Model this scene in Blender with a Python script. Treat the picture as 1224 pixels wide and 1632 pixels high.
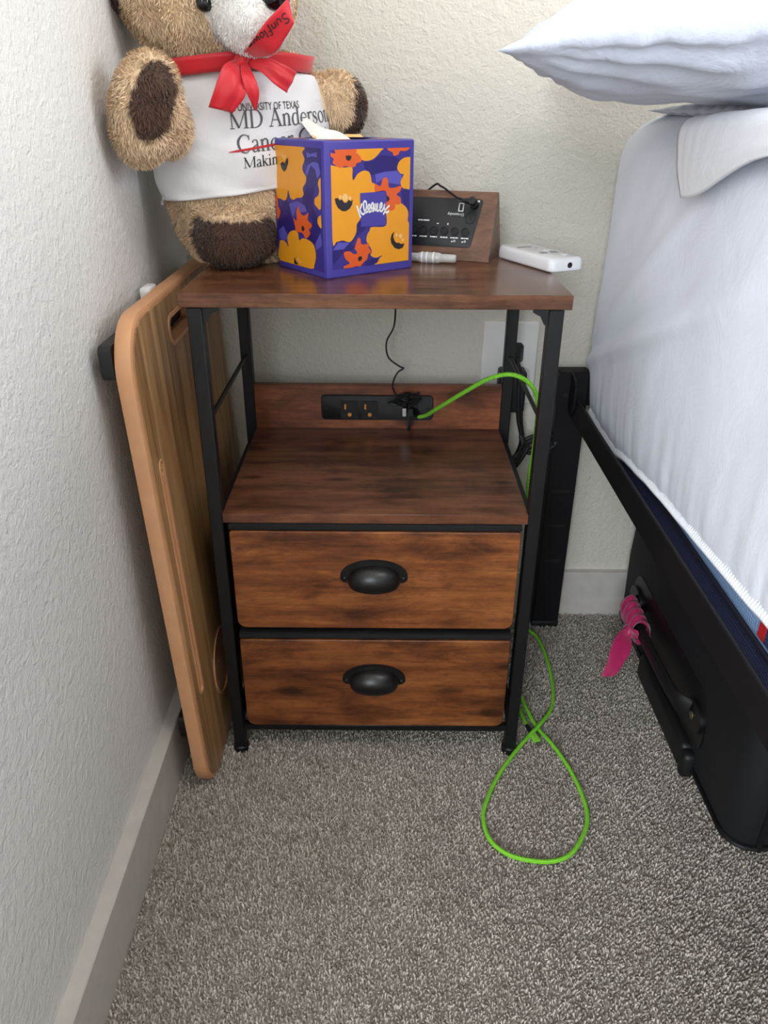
import bpy, bmesh, math, random
import numpy as np
from mathutils import Vector, Matrix, noise
from mathutils.geometry import tessellate_polygon
from mathutils.bvhtree import BVHTree

random.seed(7)
scene = bpy.context.scene
for o in list(bpy.data.objects):
    bpy.data.objects.remove(o)
COL = scene.collection
PI = math.pi

# ------------------------------------------------------------------ camera
cam_data = bpy.data.cameras.new('camera')
cam_data.sensor_fit = 'VERTICAL'
cam_data.sensor_height = 32.64
cam_data.lens = 1239.0 / 50.0
cam_data.clip_start = 0.02
cam = bpy.data.objects.new('camera', cam_data)
COL.objects.link(cam)
def cam_axes(pitch, yaw, roll):
    f = Vector((math.sin(yaw)*math.cos(pitch), math.cos(yaw)*math.cos(pitch), -math.sin(pitch)))
    r = f.cross(Vector((0, 0, 1))).normalized()
    u = r.cross(f)
    r2 = r*math.cos(roll) + u*math.sin(roll)
    u2 = u*math.cos(roll) - r*math.sin(roll)
    return r2, u2, f
_r, _u, _f = cam_axes(0.4818, -0.001, 0.0064)
M = Matrix((( _r.x, _u.x, -_f.x, 0.0109), (_r.y, _u.y, -_f.y, -0.795), (_r.z, _u.z, -_f.z, 0.7939), (0, 0, 0, 1)))
cam.matrix_world = M
scene.camera = cam

# ------------------------------------------------------------------ world, lights, exposure
world = bpy.data.worlds.new('sky')
scene.world = world
world.use_nodes = True
bg = world.node_tree.nodes['Background']
bg.inputs[0].default_value = (0.62, 0.76, 1.0, 1)
bg.inputs[1].default_value = 1.0
def area(name, loc, target, sx, sy, power, col):
    l = bpy.data.lights.new(name, 'AREA')
    l.shape = 'RECTANGLE'; l.size = sx; l.size_y = sy; l.energy = power; l.color = col
    o = bpy.data.objects.new(name, l)
    COL.objects.link(o)
    o.location = loc
    o.rotation_euler = (Vector(target)-Vector(loc)).to_track_quat('-Z', 'Y').to_euler()
    return o
# daylight entering through the window in the wall behind the camera and the one in the right wall
area('window_daylight', (-1.15, -3.05, 1.45), (-1.15, 0.0, 1.2), 1.7, 1.4, 95, (0.88, 0.94, 1.0))
area('side_window_daylight', (2.95, -1.55, 1.45), (0.0, -1.45, 1.25), 1.5, 1.4, 64, (0.98, 0.985, 1.0))
# overhead fill light, added with an unseen ceiling lamp to brighten upward faces
area('overhead_fill_light', (0.75, -1.05, 2.36), (0.75, -1.05, 0.0), 0.45, 0.45, 7, (1.0, 0.96, 0.91))
scene.view_settings.view_transform = 'Standard'
scene.view_settings.look = 'None'
scene.view_settings.exposure = 0.32
scene.view_settings.gamma = 1.0
scene.view_settings.use_curve_mapping = False

# ------------------------------------------------------------------ materials
MATS = {}
def newmat(name):
    m = bpy.data.materials.new(name)
    m.use_nodes = True
    MATS[name] = m
    nt = m.node_tree
    return m, nt, nt.nodes['Principled BSDF'], nt.links
def srgb(r, g, b):
    f = lambda c: (c/255/12.92) if c/255 <= 0.04045 else ((c/255+0.055)/1.055)**2.4
    return (f(r), f(g), f(b), 1)
def coords(nt, scale=(1, 1, 1), rot=(0, 0, 0), loc=(0, 0, 0), kind='Object'):
    t = nt.nodes.new('ShaderNodeTexCoord'); mp = nt.nodes.new('ShaderNodeMapping')
    mp.inputs['Scale'].default_value = scale; mp.inputs['Rotation'].default_value = rot; mp.inputs['Location'].default_value = loc
    nt.links.new(t.outputs[kind], mp.inputs['Vector'])
    return mp.outputs['Vector']
def noise_n(nt, vec, scale, detail=4, rough=0.55, dist=0.0):
    n = nt.nodes.new('ShaderNodeTexNoise')
    n.inputs['Scale'].default_value = scale; n.inputs['Detail'].default_value = detail
    n.inputs['Roughness'].default_value = rough; n.inputs['Distortion'].default_value = dist
    if vec: nt.links.new(vec, n.inputs['Vector'])
    return n.outputs['Fac']
def ramp(nt, fac, stops):
    r = nt.nodes.new('ShaderNodeValToRGB')
    els = r.color_ramp.elements
    while len(els) < len(stops): els.new(0.5)
    for e, (p, c) in zip(els, stops):
        e.position = p; e.color = c
    nt.links.new(fac, r.inputs['Fac'])
    return r.outputs['Color']
def mixc(nt, a, b, fac, mode='MIX'):
    m = nt.nodes.new('ShaderNodeMix'); m.data_type = 'RGBA'; m.blend_type = mode
    for s, v in ((m.inputs[6], a), (m.inputs[7], b), (m.inputs[0], fac)):
        if hasattr(v, 'is_linked'): nt.links.new(v, s)
        else: s.default_value = v
    return m.outputs[2]
def bump(nt, bsdf, fac, strength, dist=0.001):
    b = nt.nodes.new('ShaderNodeBump')
    b.inputs['Strength'].default_value = strength; b.inputs['Distance'].default_value = dist
    nt.links.new(fac, b.inputs['Height']); nt.links.new(b.outputs['Normal'], bsdf.inputs['Normal'])
    return b
def simple(name, col, rough=0.5, metal=0.0, spec=0.5, bumps=None, var=0.06, sheen=0.0):
    m, nt, b, L = newmat(name)
    v = coords(nt)
    f = noise_n(nt, v, 45, 3)
    lo = tuple(c*(1-var) for c in col[:3])+(1,); hi = tuple(min(1, c*(1+var)) for c in col[:3])+(1,)
    L.new(ramp(nt, f, [(0.3, lo), (0.7, hi)]), b.inputs['Base Color'])
    b.inputs['Roughness'].default_value = rough; b.inputs['Metallic'].default_value = metal
    b.inputs['Specular IOR Level'].default_value = spec
    b.inputs['Sheen Weight'].default_value = sheen
    if bumps:
        bump(nt, b, noise_n(nt, v, bumps[0], 4), bumps[1], bumps[2])
    return m

def wall_paint(name, col, bs):
    m, nt, b, L = newmat(name)
    v = coords(nt)
    L.new(ramp(nt, noise_n(nt, v, 3, 2), [(0.3, tuple(c*0.97 for c in col[:3])+(1,)), (0.7, col)]), b.inputs['Base Color'])
    b.inputs['Roughness'].default_value = 0.62
    b.inputs['Specular IOR Level'].default_value = 0.35
    h = mixc(nt, noise_n(nt, v, 115, 3, 0.5, 0.5), noise_n(nt, v, 300, 3, 0.6), 0.35)
    bump(nt, b, h, bs, 0.0034)
    return m
wall_paint('wall_cool', srgb(224, 223, 220), 0.95)
wall_paint('wall_warm', srgb(214, 209, 197), 1.0)
simple('ceiling_white', srgb(238, 236, 232), 0.8)
m = simple('baseboard_paint', srgb(196, 191, 184), 0.38)
def carpet_mat(name, attr):
    m, nt, b, L = newmat(name)
    v = coords(nt)
    f = noise_n(nt, v, 330, 4, 0.65)
    g = noise_n(nt, v, 9, 3)
    c = ramp(nt, f, [(0.28, srgb(112, 104, 95)), (0.5, srgb(168, 160, 150)), (0.72, srgb(222, 216, 208))])
    c = mixc(nt, c, ramp(nt, g, [(0.3, (0.82, 0.81, 0.8, 1)), (0.7, (1, 1, 1, 1))]), 1.0, 'MULTIPLY')
    if attr:
        a = nt.nodes.new('ShaderNodeVertexColor'); a.layer_name = 'Col'
        c = mixc(nt, a.outputs['Color'], ramp(nt, g, [(0.3, (0.84, 0.83, 0.82, 1)), (0.7, (1, 1, 1, 1))]), 1.0, 'MULTIPLY')
    else:
        bump(nt, b, f, 0.9, 0.004)
    L.new(c, b.inputs['Base Color'])
    b.inputs['Roughness'].default_value = 0.95; b.inputs['Specular IOR Level'].default_value = 0.1
    b.inputs['Sheen Weight'].default_value = 0.15
carpet_mat('carpet_base', False)
carpet_mat('carpet_tuft', True)

def rustic(name, off, cols, rough=0.32, blotch=1.0, streak=1.0, spec=0.5):
    """rustic brown laminate: fine grain along the board, smoky blotches, small knots and cracks"""
    m, nt, b, L = newmat(name)
    v1 = coords(nt, (5, 46, 46), loc=off); v2 = coords(nt, (11, 24, 24), loc=off); v3 = coords(nt, (14, 420, 420), loc=off)
    v4 = coords(nt, (9, 24, 24), loc=tuple(-q for q in off)); v5 = coords(nt, (3.5, 60, 60), loc=off)
    c = ramp(nt, noise_n(nt, v1, 1.0, 7, 0.68, 0.35), [(0.30, srgb(*cols[0])), (0.44, srgb(*cols[1])), (0.56, srgb(*cols[2])), (0.72, srgb(*cols[3]))])
    smoke = ramp(nt, noise_n(nt, v2, 1.0, 6, 0.66, 0.5), [(0.33, (0.22, 0.17, 0.15, 1)), (0.43, (0.62, 0.56, 0.53, 1)), (0.53, (1, 1, 1, 1))])
    c = mixc(nt, c, smoke, 0.8*blotch, 'MULTIPLY')
    vo = nt.nodes.new('ShaderNodeTexVoronoi'); vo.inputs['Scale'].default_value = 1.0; L.new(v4, vo.inputs['Vector'])
    dist = mixc(nt, vo.outputs['Distance'], noise_n(nt, v1, 2.0, 4, 0.7), 0.18)
    knot = ramp(nt, dist, [(0.17, (0.16, 0.11, 0.09, 1)), (0.27, (1, 1, 1, 1))])
    c = mixc(nt, c, knot, 0.75*blotch, 'MULTIPLY')
    crack = ramp(nt, noise_n(nt, v5, 1.0, 3, 0.5, 1.2), [(0.485, (1, 1, 1, 1)), (0.498, (0.35, 0.3, 0.28, 1)), (0.511, (1, 1, 1, 1))])
    c = mixc(nt, c, crack, 0.28*streak, 'MULTIPLY')
    v6 = coords(nt, (70, 170, 170), loc=off)
    c = mixc(nt, c, ramp(nt, noise_n(nt, v6, 1.0, 5, 0.75), [(0.34, (0.5, 0.46, 0.44, 1)), (0.5, (1, 1, 1, 1)), (0.66, (1.0, 1.0, 1.0, 1))]), 0.5*streak, 'MULTIPLY')
    g = noise_n(nt, v3, 1.0, 3, 0.7)
    c = mixc(nt, c, ramp(nt, g, [(0.32, (0.66, 0.62, 0.6, 1)), (0.52, (1, 1, 1, 1))]), 0.6*streak, 'MULTIPLY')
    L.new(c, b.inputs['Base Color'])
    b.inputs['Roughness'].default_value = rough; b.inputs['Specular IOR Level'].default_value = spec
    bump(nt, b, g, 0.1, 0.0005)
    return m
DRW = ((86, 45, 19), (122, 68, 32), (148, 88, 44), (172, 110, 62))
TOPC = ((74, 45, 29), (100, 63, 41), (121, 79, 53), (142, 97, 68))
SHF = ((76, 44, 28), (102, 62, 41), (122, 76, 52), (140, 92, 64))
rustic('wood_top', (0.3, 2.0, 0.1), TOPC, 0.24, 0.7)
rustic('wood_shelf', (5.3, 1.0, 4.1), SHF, 0.33, 1.0)
rustic('wood_back', (9.1, 4.0, 2.2), ((96, 50, 28), (126, 70, 42), (146, 84, 52), (164, 102, 66)), 0.4, 1.0)
rustic('wood_drawer_a', (2.6, 7.0, 3.4), DRW, 0.42)
rustic('wood_drawer_b', (6.9, 3.0, 8.7), tuple(tuple(int(q*0.94) for q in c) for c in DRW), 0.42)
rustic('wood_clock', (1.7, 5.0, 6.3), ((78, 50, 36), (104, 70, 50), (124, 86, 62), (140, 100, 74)), 0.4, 0.3, 0.6)

def zebra(name):
    """straight light brown grain running up the board"""
    m, nt, b, L = newmat(name)
    v = coords(nt, (60, 60, 1.3)); v3 = coords(nt, (420, 420, 6))
    c = ramp(nt, noise_n(nt, v, 1.0, 5, 0.6, 0.3), [(0.3, srgb(112, 78, 46)), (0.45, srgb(158, 117, 74)), (0.58, srgb(178, 138, 92)), (0.72, srgb(196, 160, 114))])
    f = ramp(nt, noise_n(nt, v3, 1.0, 2), [(0.35, (0.78, 0.74, 0.7, 1)), (0.55, (1, 1, 1, 1))])
    L.new(mixc(nt, c, f, 0.7, 'MULTIPLY'), b.inputs['Base Color'])
    b.inputs['Roughness'].default_value = 0.4
zebra('tray_grain')
simple('tray_rim', srgb(205, 152, 110), 0.5)
simple('black_steel', srgb(17, 17, 19), 0.45, 0.0, 0.4, (900, 0.15, 0.0004))
simple('black_handle', srgb(14, 14, 15), 0.34)
simple('black_plastic', srgb(21, 22, 24), 0.5)
simple('black_dull', srgb(16, 16, 18), 0.6)
simple('black_fabric', srgb(14, 14, 16), 0.9, bumps=(1400, 0.4, 0.0006))
simple('black_rubber', srgb(15, 15, 16), 0.55)
simple('bed_steel', srgb(14, 14, 18), 0.6, 0.0, 0.3, (700, 0.12, 0.0005))
simple('case_fabric', srgb(7, 8, 13), 0.75, bumps=(1500, 0.5, 0.0006))
simple('case_trim', srgb(13, 13, 16), 0.4)
simple('copper', srgb(196, 128, 62), 0.3, 0.9)
simple('steel_bright', srgb(205, 205, 205), 0.28, 1.0)
simple('brass_old', srgb(150, 138, 105), 0.35, 0.9)
simple('white_plastic', srgb(240, 240, 242), 0.35, var=0.01)
simple('plate_white', srgb(228, 226, 222), 0.35, var=0.01)
simple('grey_print', srgb(150, 152, 156), 0.5)
simple('white_print', srgb(236, 236, 236), 0.5)
simple('kx_border', srgb(74, 66, 160), 0.32, var=0.02)
simple('kx_bg', srgb(62, 52, 140), 0.32, var=0.02)
simple('kx_dark', srgb(44, 34, 112), 0.32, var=0.02)
simple('kx_mid', srgb(92, 88, 184), 0.32, var=0.02)
simple('kx_yellow', srgb(238, 160, 36), 0.32, var=0.02)
simple('kx_orange', srgb(226, 96, 40), 0.32, var=0.02)
simple('kx_black', srgb(36, 36, 44), 0.32, var=0.02)
simple('kx_cream', srgb(246, 196, 128), 0.32, var=0.02)
simple('carton_edge', srgb(150, 135, 125), 0.8)
simple('tissue_paper', srgb(244, 242, 236), 0.9, bumps=(300, 0.2, 0.001))
simple('ribbon_red', srgb(206, 22, 38), 0.45, sheen=0.3, bumps=(900, 0.2, 0.0005))
simple('ribbon_pink', srgb(178, 26, 88), 0.42, sheen=0.4, bumps=(600, 0.25, 0.0008))
simple('ink_black', srgb(30, 26, 26), 0.7)
simple('ink_grey', srgb(88, 90, 94), 0.8)
simple('ink_red', srgb(190, 40, 44), 0.8)
simple('eye_black', srgb(10, 10, 11), 0.12)
simple('pipe_navy', srgb(24, 26, 40), 0.8)
simple('stripe_red', srgb(196, 24, 34), 0.7)
def cloth(name, col, b1=260, s1=0.25, b2=14, s2=0.35):
    m, nt, b, L = newmat(name)
    v = coords(nt)
    L.new(ramp(nt, noise_n(nt, v, 6, 3), [(0.3, tuple(c*0.96 for c in col[:3])+(1,)), (0.7, col)]), b.inputs['Base Color'])
    b.inputs['Roughness'].default_value = 0.85; b.inputs['Specular IOR Level'].default_value = 0.2
    b.inputs['Sheen Weight'].default_value = 0.1
    h = mixc(nt, noise_n(nt, v, b2, 5, 0.6, 1.2), noise_n(nt, v, b1, 2), 0.12)
    bump(nt, b, h, s2, 0.008)
cloth('sheet_cotton', srgb(238, 243, 254), s2=0.22)
cloth('pillow_cotton', srgb(208, 213, 226), s2=0.5)
cloth('linen_warm', srgb(236, 238, 242), s2=0.2)
cloth('shirt_cotton', srgb(234, 234, 237), 500, 0.25, 30, 0.2)
def weave(name, c1, c2, scale, gap=0.5):
    m, nt, b, L = newmat(name)
    v = coords(nt)
    vo = nt.nodes.new('ShaderNodeTexVoronoi'); vo.inputs['Scale'].default_value = scale; vo.inputs['Randomness'].default_value = 0.15
    L.new(v, vo.inputs['Vector'])
    L.new(ramp(nt, vo.outputs['Distance'], [(0.2, c2), (gap, c1)]), b.inputs['Base Color'])
    b.inputs['Roughness'].default_value = 0.85
    bump(nt, b, vo.outputs['Distance'], 0.6, 0.0012)
weave('navy_mesh', srgb(24, 30, 62), srgb(62, 74, 122), 330)
weave('blue_knit', srgb(128, 164, 214), srgb(166, 196, 236), 260)
weave('cable_green', srgb(112, 200, 36), srgb(186, 250, 92), 700, 0.45)
weave('shirt_hem', srgb(226, 226, 228), srgb(242, 242, 244), 900)
def fur_mat(name):
    m, nt, b, L = newmat(name)
    a = nt.nodes.new('ShaderNodeVertexColor'); a.layer_name = 'Col'
    v = coords(nt)
    c = mixc(nt, a.outputs['Color'], ramp(nt, noise_n(nt, v, 130, 4), [(0.3, (0.78, 0.76, 0.74, 1)), (0.6, (1, 1, 1, 1))]), 0.5, 'MULTIPLY')
    L.new(c, b.inputs['Base Color'])
    b.inputs['Roughness'].default_value = 0.9; b.inputs['Specular IOR Level'].default_value = 0.15
    b.inputs['Sheen Weight'].default_value = 0.25
    bump(nt, b, noise_n(nt, v, 260, 3), 0.5, 0.002)
fur_mat('plush_fur')
m, nt, b, L = newmat('clear_plastic')
L.new(ramp(nt, noise_n(nt, coords(nt), 200, 2), [(0.3, srgb(225, 224, 220)), (0.7, srgb(245, 245, 243))]), b.inputs['Base Color'])
b.inputs['Roughness'].default_value = 0.2; b.inputs['Transmission Weight'].default_value = 0.45
m, nt, b, L = newmat('window_glass')
L.new(ramp(nt, noise_n(nt, coords(nt), 2, 2), [(0.3, (0.97, 0.98, 1, 1)), (0.7, (1, 1, 1, 1))]), b.inputs['Base Color'])
b.inputs['Roughness'].default_value = 0.02; b.inputs['Transmission Weight'].default_value = 1.0; b.inputs['IOR'].default_value = 1.0
m, nt, b, L = newmat('lamp_glow')
L.new(ramp(nt, noise_n(nt, coords(nt), 5, 2), [(0.3, (1, 0.95, 0.88, 1)), (0.7, (1, 0.96, 0.9, 1))]), b.inputs['Emission Color'])
b.inputs['Emission Strength'].default_value = 2.0

# ------------------------------------------------------------------ mesh helpers
class MB:
    def __init__(self):
        self.v = []; self.f = []; self.m = []
    def add(self, verts, faces, mi=0):
        n = len(self.v)
        self.v += [tuple(p) for p in verts]
        self.f += [tuple(i+n for i in f) for f in faces]
        self.m += [mi]*len(faces)
        return self
    def box(self, a, b, bev=0.0, seg=2, mi=0, T=None):
        bm = bmesh.new()
        bmesh.ops.create_cube(bm, size=1)
        c = [(a[i]+b[i])/2 for i in range(3)]; s = [abs(b[i]-a[i]) for i in range(3)]
        for v in bm.verts: v.co = Vector((v.co.x*s[0], v.co.y*s[1], v.co.z*s[2]))
        if bev > 0:
            bmesh.ops.bevel(bm, geom=bm.edges[:], offset=bev, segments=seg, profile=0.5, affect='EDGES')
        for v in bm.verts: v.co += Vector(c)
        if T is not None:
            for v in bm.verts: v.co = T @ v.co
        bm.verts.index_update()
        self.add([v.co[:] for v in bm.verts], [[v.index for v in f.verts] for f in bm.faces], mi)
        bm.free()
        return self
    def loft(self, rings, cap0=True, cap1=True, closed=True, mi=0):
        n = len(rings[0]); vs = [p for r in rings for p in r]; fs = []
        for k in range(len(rings)-1):
            for i in range(n if closed else n-1):
                j = (i+1) % n
                fs.append((k*n+i, k*n+j, (k+1)*n+j, (k+1)*n+i))
        if cap0: fs.append(tuple(reversed(range(n))))
        if cap1: fs.append(tuple((len(rings)-1)*n+i for i in range(n)))
        return self.add(vs, fs, mi)
    def tube(self, path, r, n=8, mi=0, caps=True):
        pts = [Vector(p) for p in path]
        rad = r if isinstance(r, (list, tuple)) else [r]*len(pts)
        rings = []; up = None
        for i, p in enumerate(pts):
            t = (pts[min(i+1, len(pts)-1)]-pts[max(i-1, 0)]).normalized()
            if up is None:
                up = t.orthogonal().normalized()
            else:
                up = (up - t*up.dot(t))
                up = up.normalized() if up.length > 1e-6 else t.orthogonal().normalized()
            w = t.cross(up)
            rings.append([p+(up*math.cos(2*PI*k/n)+w*math.sin(2*PI*k/n))*rad[i] for k in range(n)])
        return self.loft(rings, caps, caps, True, mi)
    def grid(self, P, mi=0, closed_u=False):
        nu = len(P); nv = len(P[0]); vs = [p for r in P for p in r]; fs = []
        for i in range(nu if closed_u else nu-1):
            for j in range(nv-1):
                i2 = (i+1) % nu
                fs.append((i*nv+j, i2*nv+j, i2*nv+j+1, i*nv+j+1))
        return self.add(vs, fs, mi)
    def flat(self, loops, T, mi=0):
        """flat polygon with holes; T maps (u, v) to a point"""
        tr = tessellate_polygon([[Vector((p[0], p[1], 0)) for p in l] for l in loops])
        pts = [p for l in loops for p in l]
        return self.add([T(p[0], p[1], 0.0) for p in pts], [tuple(t) for t in tr], mi)
    def prism(self, loops, T, h0, h1, mi=0):
        """extruded polygon with holes; T maps (u, v, h) to a point"""
        tr = tessellate_polygon([[Vector((p[0], p[1], 0)) for p in l] for l in loops])
        pts = [p for l in loops for p in l]
        n = len(pts)
        vs = [T(p[0], p[1], h0) for p in pts]+[T(p[0], p[1], h1) for p in pts]
        fs = [tuple(t) for t in tr]+[tuple(i+n for i in reversed(t)) for t in tr]
        k = 0
        for l in loops:
            for i in range(len(l)):
                a = k+i; b = k+(i+1) % len(l)
                fs.append((a, b, b+n, a+n))
            k += len(l)
        return self.add(vs, fs, mi)
    def ball(self, c, r, nu=16, nv=10, mi=0):
        rx, ry, rz = r if isinstance(r, (tuple, list)) else (r, r, r)
        rings = []
        for j in range(1, nv):
            a = PI*j/nv - PI/2
            rings.append([(c[0]+rx*math.cos(a)*math.cos(2*PI*i/nu), c[1]+ry*math.cos(a)*math.sin(2*PI*i/nu), c[2]+rz*math.sin(a)) for i in range(nu)])
        return self.loft(rings, True, True, True, mi)
    def cyl(self, c, axis, r, h, n=20, bev=0.0, mi=0):
        ax = Vector(axis).normalized(); c = Vector(c); up = ax.orthogonal().normalized(); w = ax.cross(up)
        prof = [(0, r-bev), (bev, r), (h-bev, r), (h, r-bev)] if bev > 0 else [(0, r), (h, r)]
        rings = [[c+ax*d+(up*math.cos(2*PI*k/n)+w*math.sin(2*PI*k/n))*rr_ for k in range(n)] for d, rr_ in prof]
        return self.loft(rings, True, True, True, mi)
    def build(self, name, mats, parent=None, smooth=True, angle=40, local=False):
        me = bpy.data.meshes.new(name)
        vs = self.v
        if isinstance(mats, str): mats = [mats]
        off = None
        if parent is None and not local:
            a = np.array(vs); lo = a.min(0); hi = a.max(0)
            off = Vector(((lo[0]+hi[0])/2, (lo[1]+hi[1])/2, lo[2]))
            vs = [(p[0]-off.x, p[1]-off.y, p[2]-off.z) for p in vs]
        me.from_pydata([tuple(p) for p in vs], [], self.f)
        for mt in mats: me.materials.append(MATS[mt])
        if len(mats) > 1: me.polygons.foreach_set('material_index', self.m)
        bm = bmesh.new(); bm.from_mesh(me)
        bmesh.ops.recalc_face_normals(bm, faces=bm.faces[:])
        bm.to_mesh(me); bm.free()
        if smooth:
            me.polygons.foreach_set('use_smooth', [True]*len(me.polygons))
            me.set_sharp_from_angle(angle=math.radians(angle))
        o = bpy.data.objects.new(name, me)
        COL.objects.link(o)
        if off is not None: o.location = off
        if parent is not None:
            o.parent = parent
            if not local:
                pm = parent.matrix_basis.copy()
                q = parent.parent
                if q is not None:
                    pm = q.matrix_basis @ parent.matrix_parent_inverse @ pm
                o.matrix_parent_inverse = pm.inverted()
        return o

def tag(o, label, cat, group=None):
    o['label'] = label; o['category'] = cat
    if group: o['group'] = group
    return o
def struct(o):
    o['kind'] = 'structure'
    return o
def thing(name, label, cat, loc, rz=0.0, group=None):
    o = bpy.data.objects.new(name, None)
    o.empty_display_size = 0.05
    COL.objects.link(o)
    o.location = loc; o.rotation_euler = (0, 0, rz)
    return tag(o, label, cat, group)
def spline(pts, n=8):
    """Catmull-Rom through the points"""
    P = [Vector(p) for p in pts]
    P = [2*P[0]-P[1]]+P+[2*P[-1]-P[-2]]
    out = []
    for i in range(1, len(P)-2):
        a, b, c, d = P[i-1:i+3]
        for k in range(n):
            t = k/n
            out.append(0.5*((2*b)+(c-a)*t+(2*a-5*b+4*c-d)*t*t+(3*b-a-3*c+d)*t**3))
    out.append(P[-2])
    return out
def rrect(x0, x1, y0, y1, r, n=6):
    """rounded rectangle; r one radius or (bl, br, tr, tl)"""
    rs = r if isinstance(r, (tuple, list)) else (r,)*4
    out = []
    for (cx, cy, a0, rr_) in ((x0+rs[0], y0+rs[0], PI, rs[0]), (x1-rs[1], y0+rs[1], 1.5*PI, rs[1]), (x1-rs[2], y1-rs[2], 0, rs[2]), (x0+rs[3], y1-rs[3], 0.5*PI, rs[3])):
        if rr_ <= 1e-6: out.append((cx, cy)); continue
        for k in range(n+1):
            a = a0+0.5*PI*k/n
            out.append((cx+rr_*math.cos(a), cy+rr_*math.sin(a)))
    return out
def ring2(cx, cy, r, n=24, ry=None):
    ry = r if ry is None else ry
    return [(cx+r*math.cos(2*PI*k/n), cy+ry*math.sin(2*PI*k/n)) for k in range(n)]
def stroke(mb, pts, w, T, mi=0, sub=0):
    """a pen stroke of width w (number or one per point) laid on a surface by T(u, v, h)"""
    P = [Vector((p[0], p[1])) for p in pts]
    W = list(w) if isinstance(w, (list, tuple)) else [w]*len(P)
    if sub:
        Q = spline([(p.x, p.y, ww) for p, ww in zip(P, W)], sub)
        P = [Vector((q.x, q.y)) for q in Q]; W = [max(q.z, 1e-5) for q in Q]
    else:
        Q = []; WW = []
        for i in range(len(P)-1):
            k = 4
            for j in range(k):
                Q.append(P[i].lerp(P[i+1], j/k)); WW.append(W[i]+(W[i+1]-W[i])*j/k)
        Q.append(P[-1]); WW.append(W[-1]); P, W = Q, WW
    vs = []; fs = []
    for i, p in enumerate(P):
        t = (P[min(i+1, len(P)-1)]-P[max(i-1, 0)])
        t = t.normalized() if t.length > 1e-9 else Vector((1, 0))
        nrm = Vector((-t.y, t.x))*W[i]*0.5
        vs += [T(p.x+nrm.x, p.y+nrm.y, 0), T(p.x-nrm.x, p.y-nrm.y, 0)]
        if i: fs.append((2*i-2, 2*i-1, 2*i+1, 2*i))
    mb.add(vs, fs, mi)
def text2d(body, size, align='LEFT'):
    """triangles of a line of sans text in (u, v)"""
    cu = bpy.data.curves.new('lettering', 'FONT')
    cu.body = body; cu.size = size; cu.align_x = align; cu.resolution_u = 3
    ob = bpy.data.objects.new('lettering', cu)
    COL.objects.link(ob)
    dg = bpy.context.evaluated_depsgraph_get(); dg.update()
    me = bpy.data.meshes.new_from_object(ob.evaluated_get(dg))
    vs = [(v.co.x, v.co.y) for v in me.vertices]; fs = [tuple(p.vertices) for p in me.polygons]
    bpy.data.objects.remove(ob); bpy.data.meshes.remove(me); bpy.data.curves.remove(cu)
    return vs, fs
def lettering(mb, body, size, u, v, rot, T, align='LEFT', mi=0, sx=1.0):
    vs, fs = text2d(body, size, align)
    c, s = math.cos(rot), math.sin(rot)
    mb.add([T(u+p[0]*sx*c-p[1]*s, v+p[0]*sx*s+p[1]*c, 0) for p in vs], fs, mi)

# ------------------------------------------------------------------ room shell
XL, YB, XR, YF, ZC = -0.2725, 0.348, 3.1, -3.2, 2.45
XF, YE = -2.5, -0.98       # the room opens to the left behind the end of the left wall
struct(MB().box((XF-0.1, YF-0.1, -0.1), (XR+0.1, YB+0.1, 0.0)).build('floor', 'carpet_base', smooth=False))
struct(MB().box((XF-0.1, YF-0.1, ZC), (XR+0.1, YB+0.1, ZC+0.1)).build('ceiling', 'ceiling_white', smooth=False))
struct(MB().box((XL-0.1, YE, 0), (XL, YB, ZC)).build('wall_left', 'wall_cool', smooth=False))
struct(MB().box((XF, YE, 0), (XL-0.1, YE+0.1, ZC)).build('wall_return', 'wall_cool', smooth=False))
struct(MB().box((XF-0.1, YF-0.1, 0), (XF, YE+0.1, ZC)).build('wall_far_left', 'wall_cool', smooth=False))
struct(MB().box((XL-0.1, YB, 0), (XR+0.1, YB+0.1, ZC)).build('wall_back', 'wall_warm', smooth=False))
def windowed(name, P, u0, u1, w0, w1, mat):
    """wall from u0 to u1 with a window opening from w0 to w1; P maps (u, depth, z)"""
    wf = MB()
    for (a, c, z0, z1) in ((u0, w0, 0, ZC), (w1, u1, 0, ZC), (w0, w1, 0, 0.7), (w0, w1, 2.2, ZC)):
        p, q = P(a, -0.1, z0), P(c, 0.0, z1)
        wf.box([min(x, y) for x, y in zip(p, q)], [max(x, y) for x, y in zip(p, q)])
    return struct(wf.build(name, mat, smooth=False))
def window(name, P, w0, w1):
    p, q = P(w0+0.02, -0.06, 0.72), P(w1-0.02, -0.055, 2.18)
    g = struct(MB().box([min(x, y) for x, y in zip(p, q)], [max(x, y) for x, y in zip(p, q)]).build(name, 'window_glass', smooth=False))
    for (a, c, z0, z1) in ((w0, w1, 0.7, 0.75), (w0, w1, 2.15, 2.2), (w0, w0+0.05, 0.75, 2.15), (w1-0.05, w1, 0.75, 2.15), ((w0+w1)/2-0.025, (w0+w1)/2+0.025, 0.75, 2.15)):
        p, q = P(a, -0.085, z0), P(c, -0.03, z1)
        MB().box([min(x, y) for x, y in zip(p, q)], [max(x, y) for x, y in zip(p, q)], 0.004).build('window_frame', 'plate_white', g)
PF = lambda u, d, z: (u, YF+d, z)
PR = lambda u, d, z: (XR-d, u, z)
windowed('wall_front', PF, XF, XR, -2.05, -0.25, 'wall_warm')
windowed('wall_right', PR, YF-0.1, YB, -2.35, -0.75, 'wall_warm')
window('window_1', PF, -2.05, -0.25)
window('window_2', PR, -2.35, -0.75)
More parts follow.
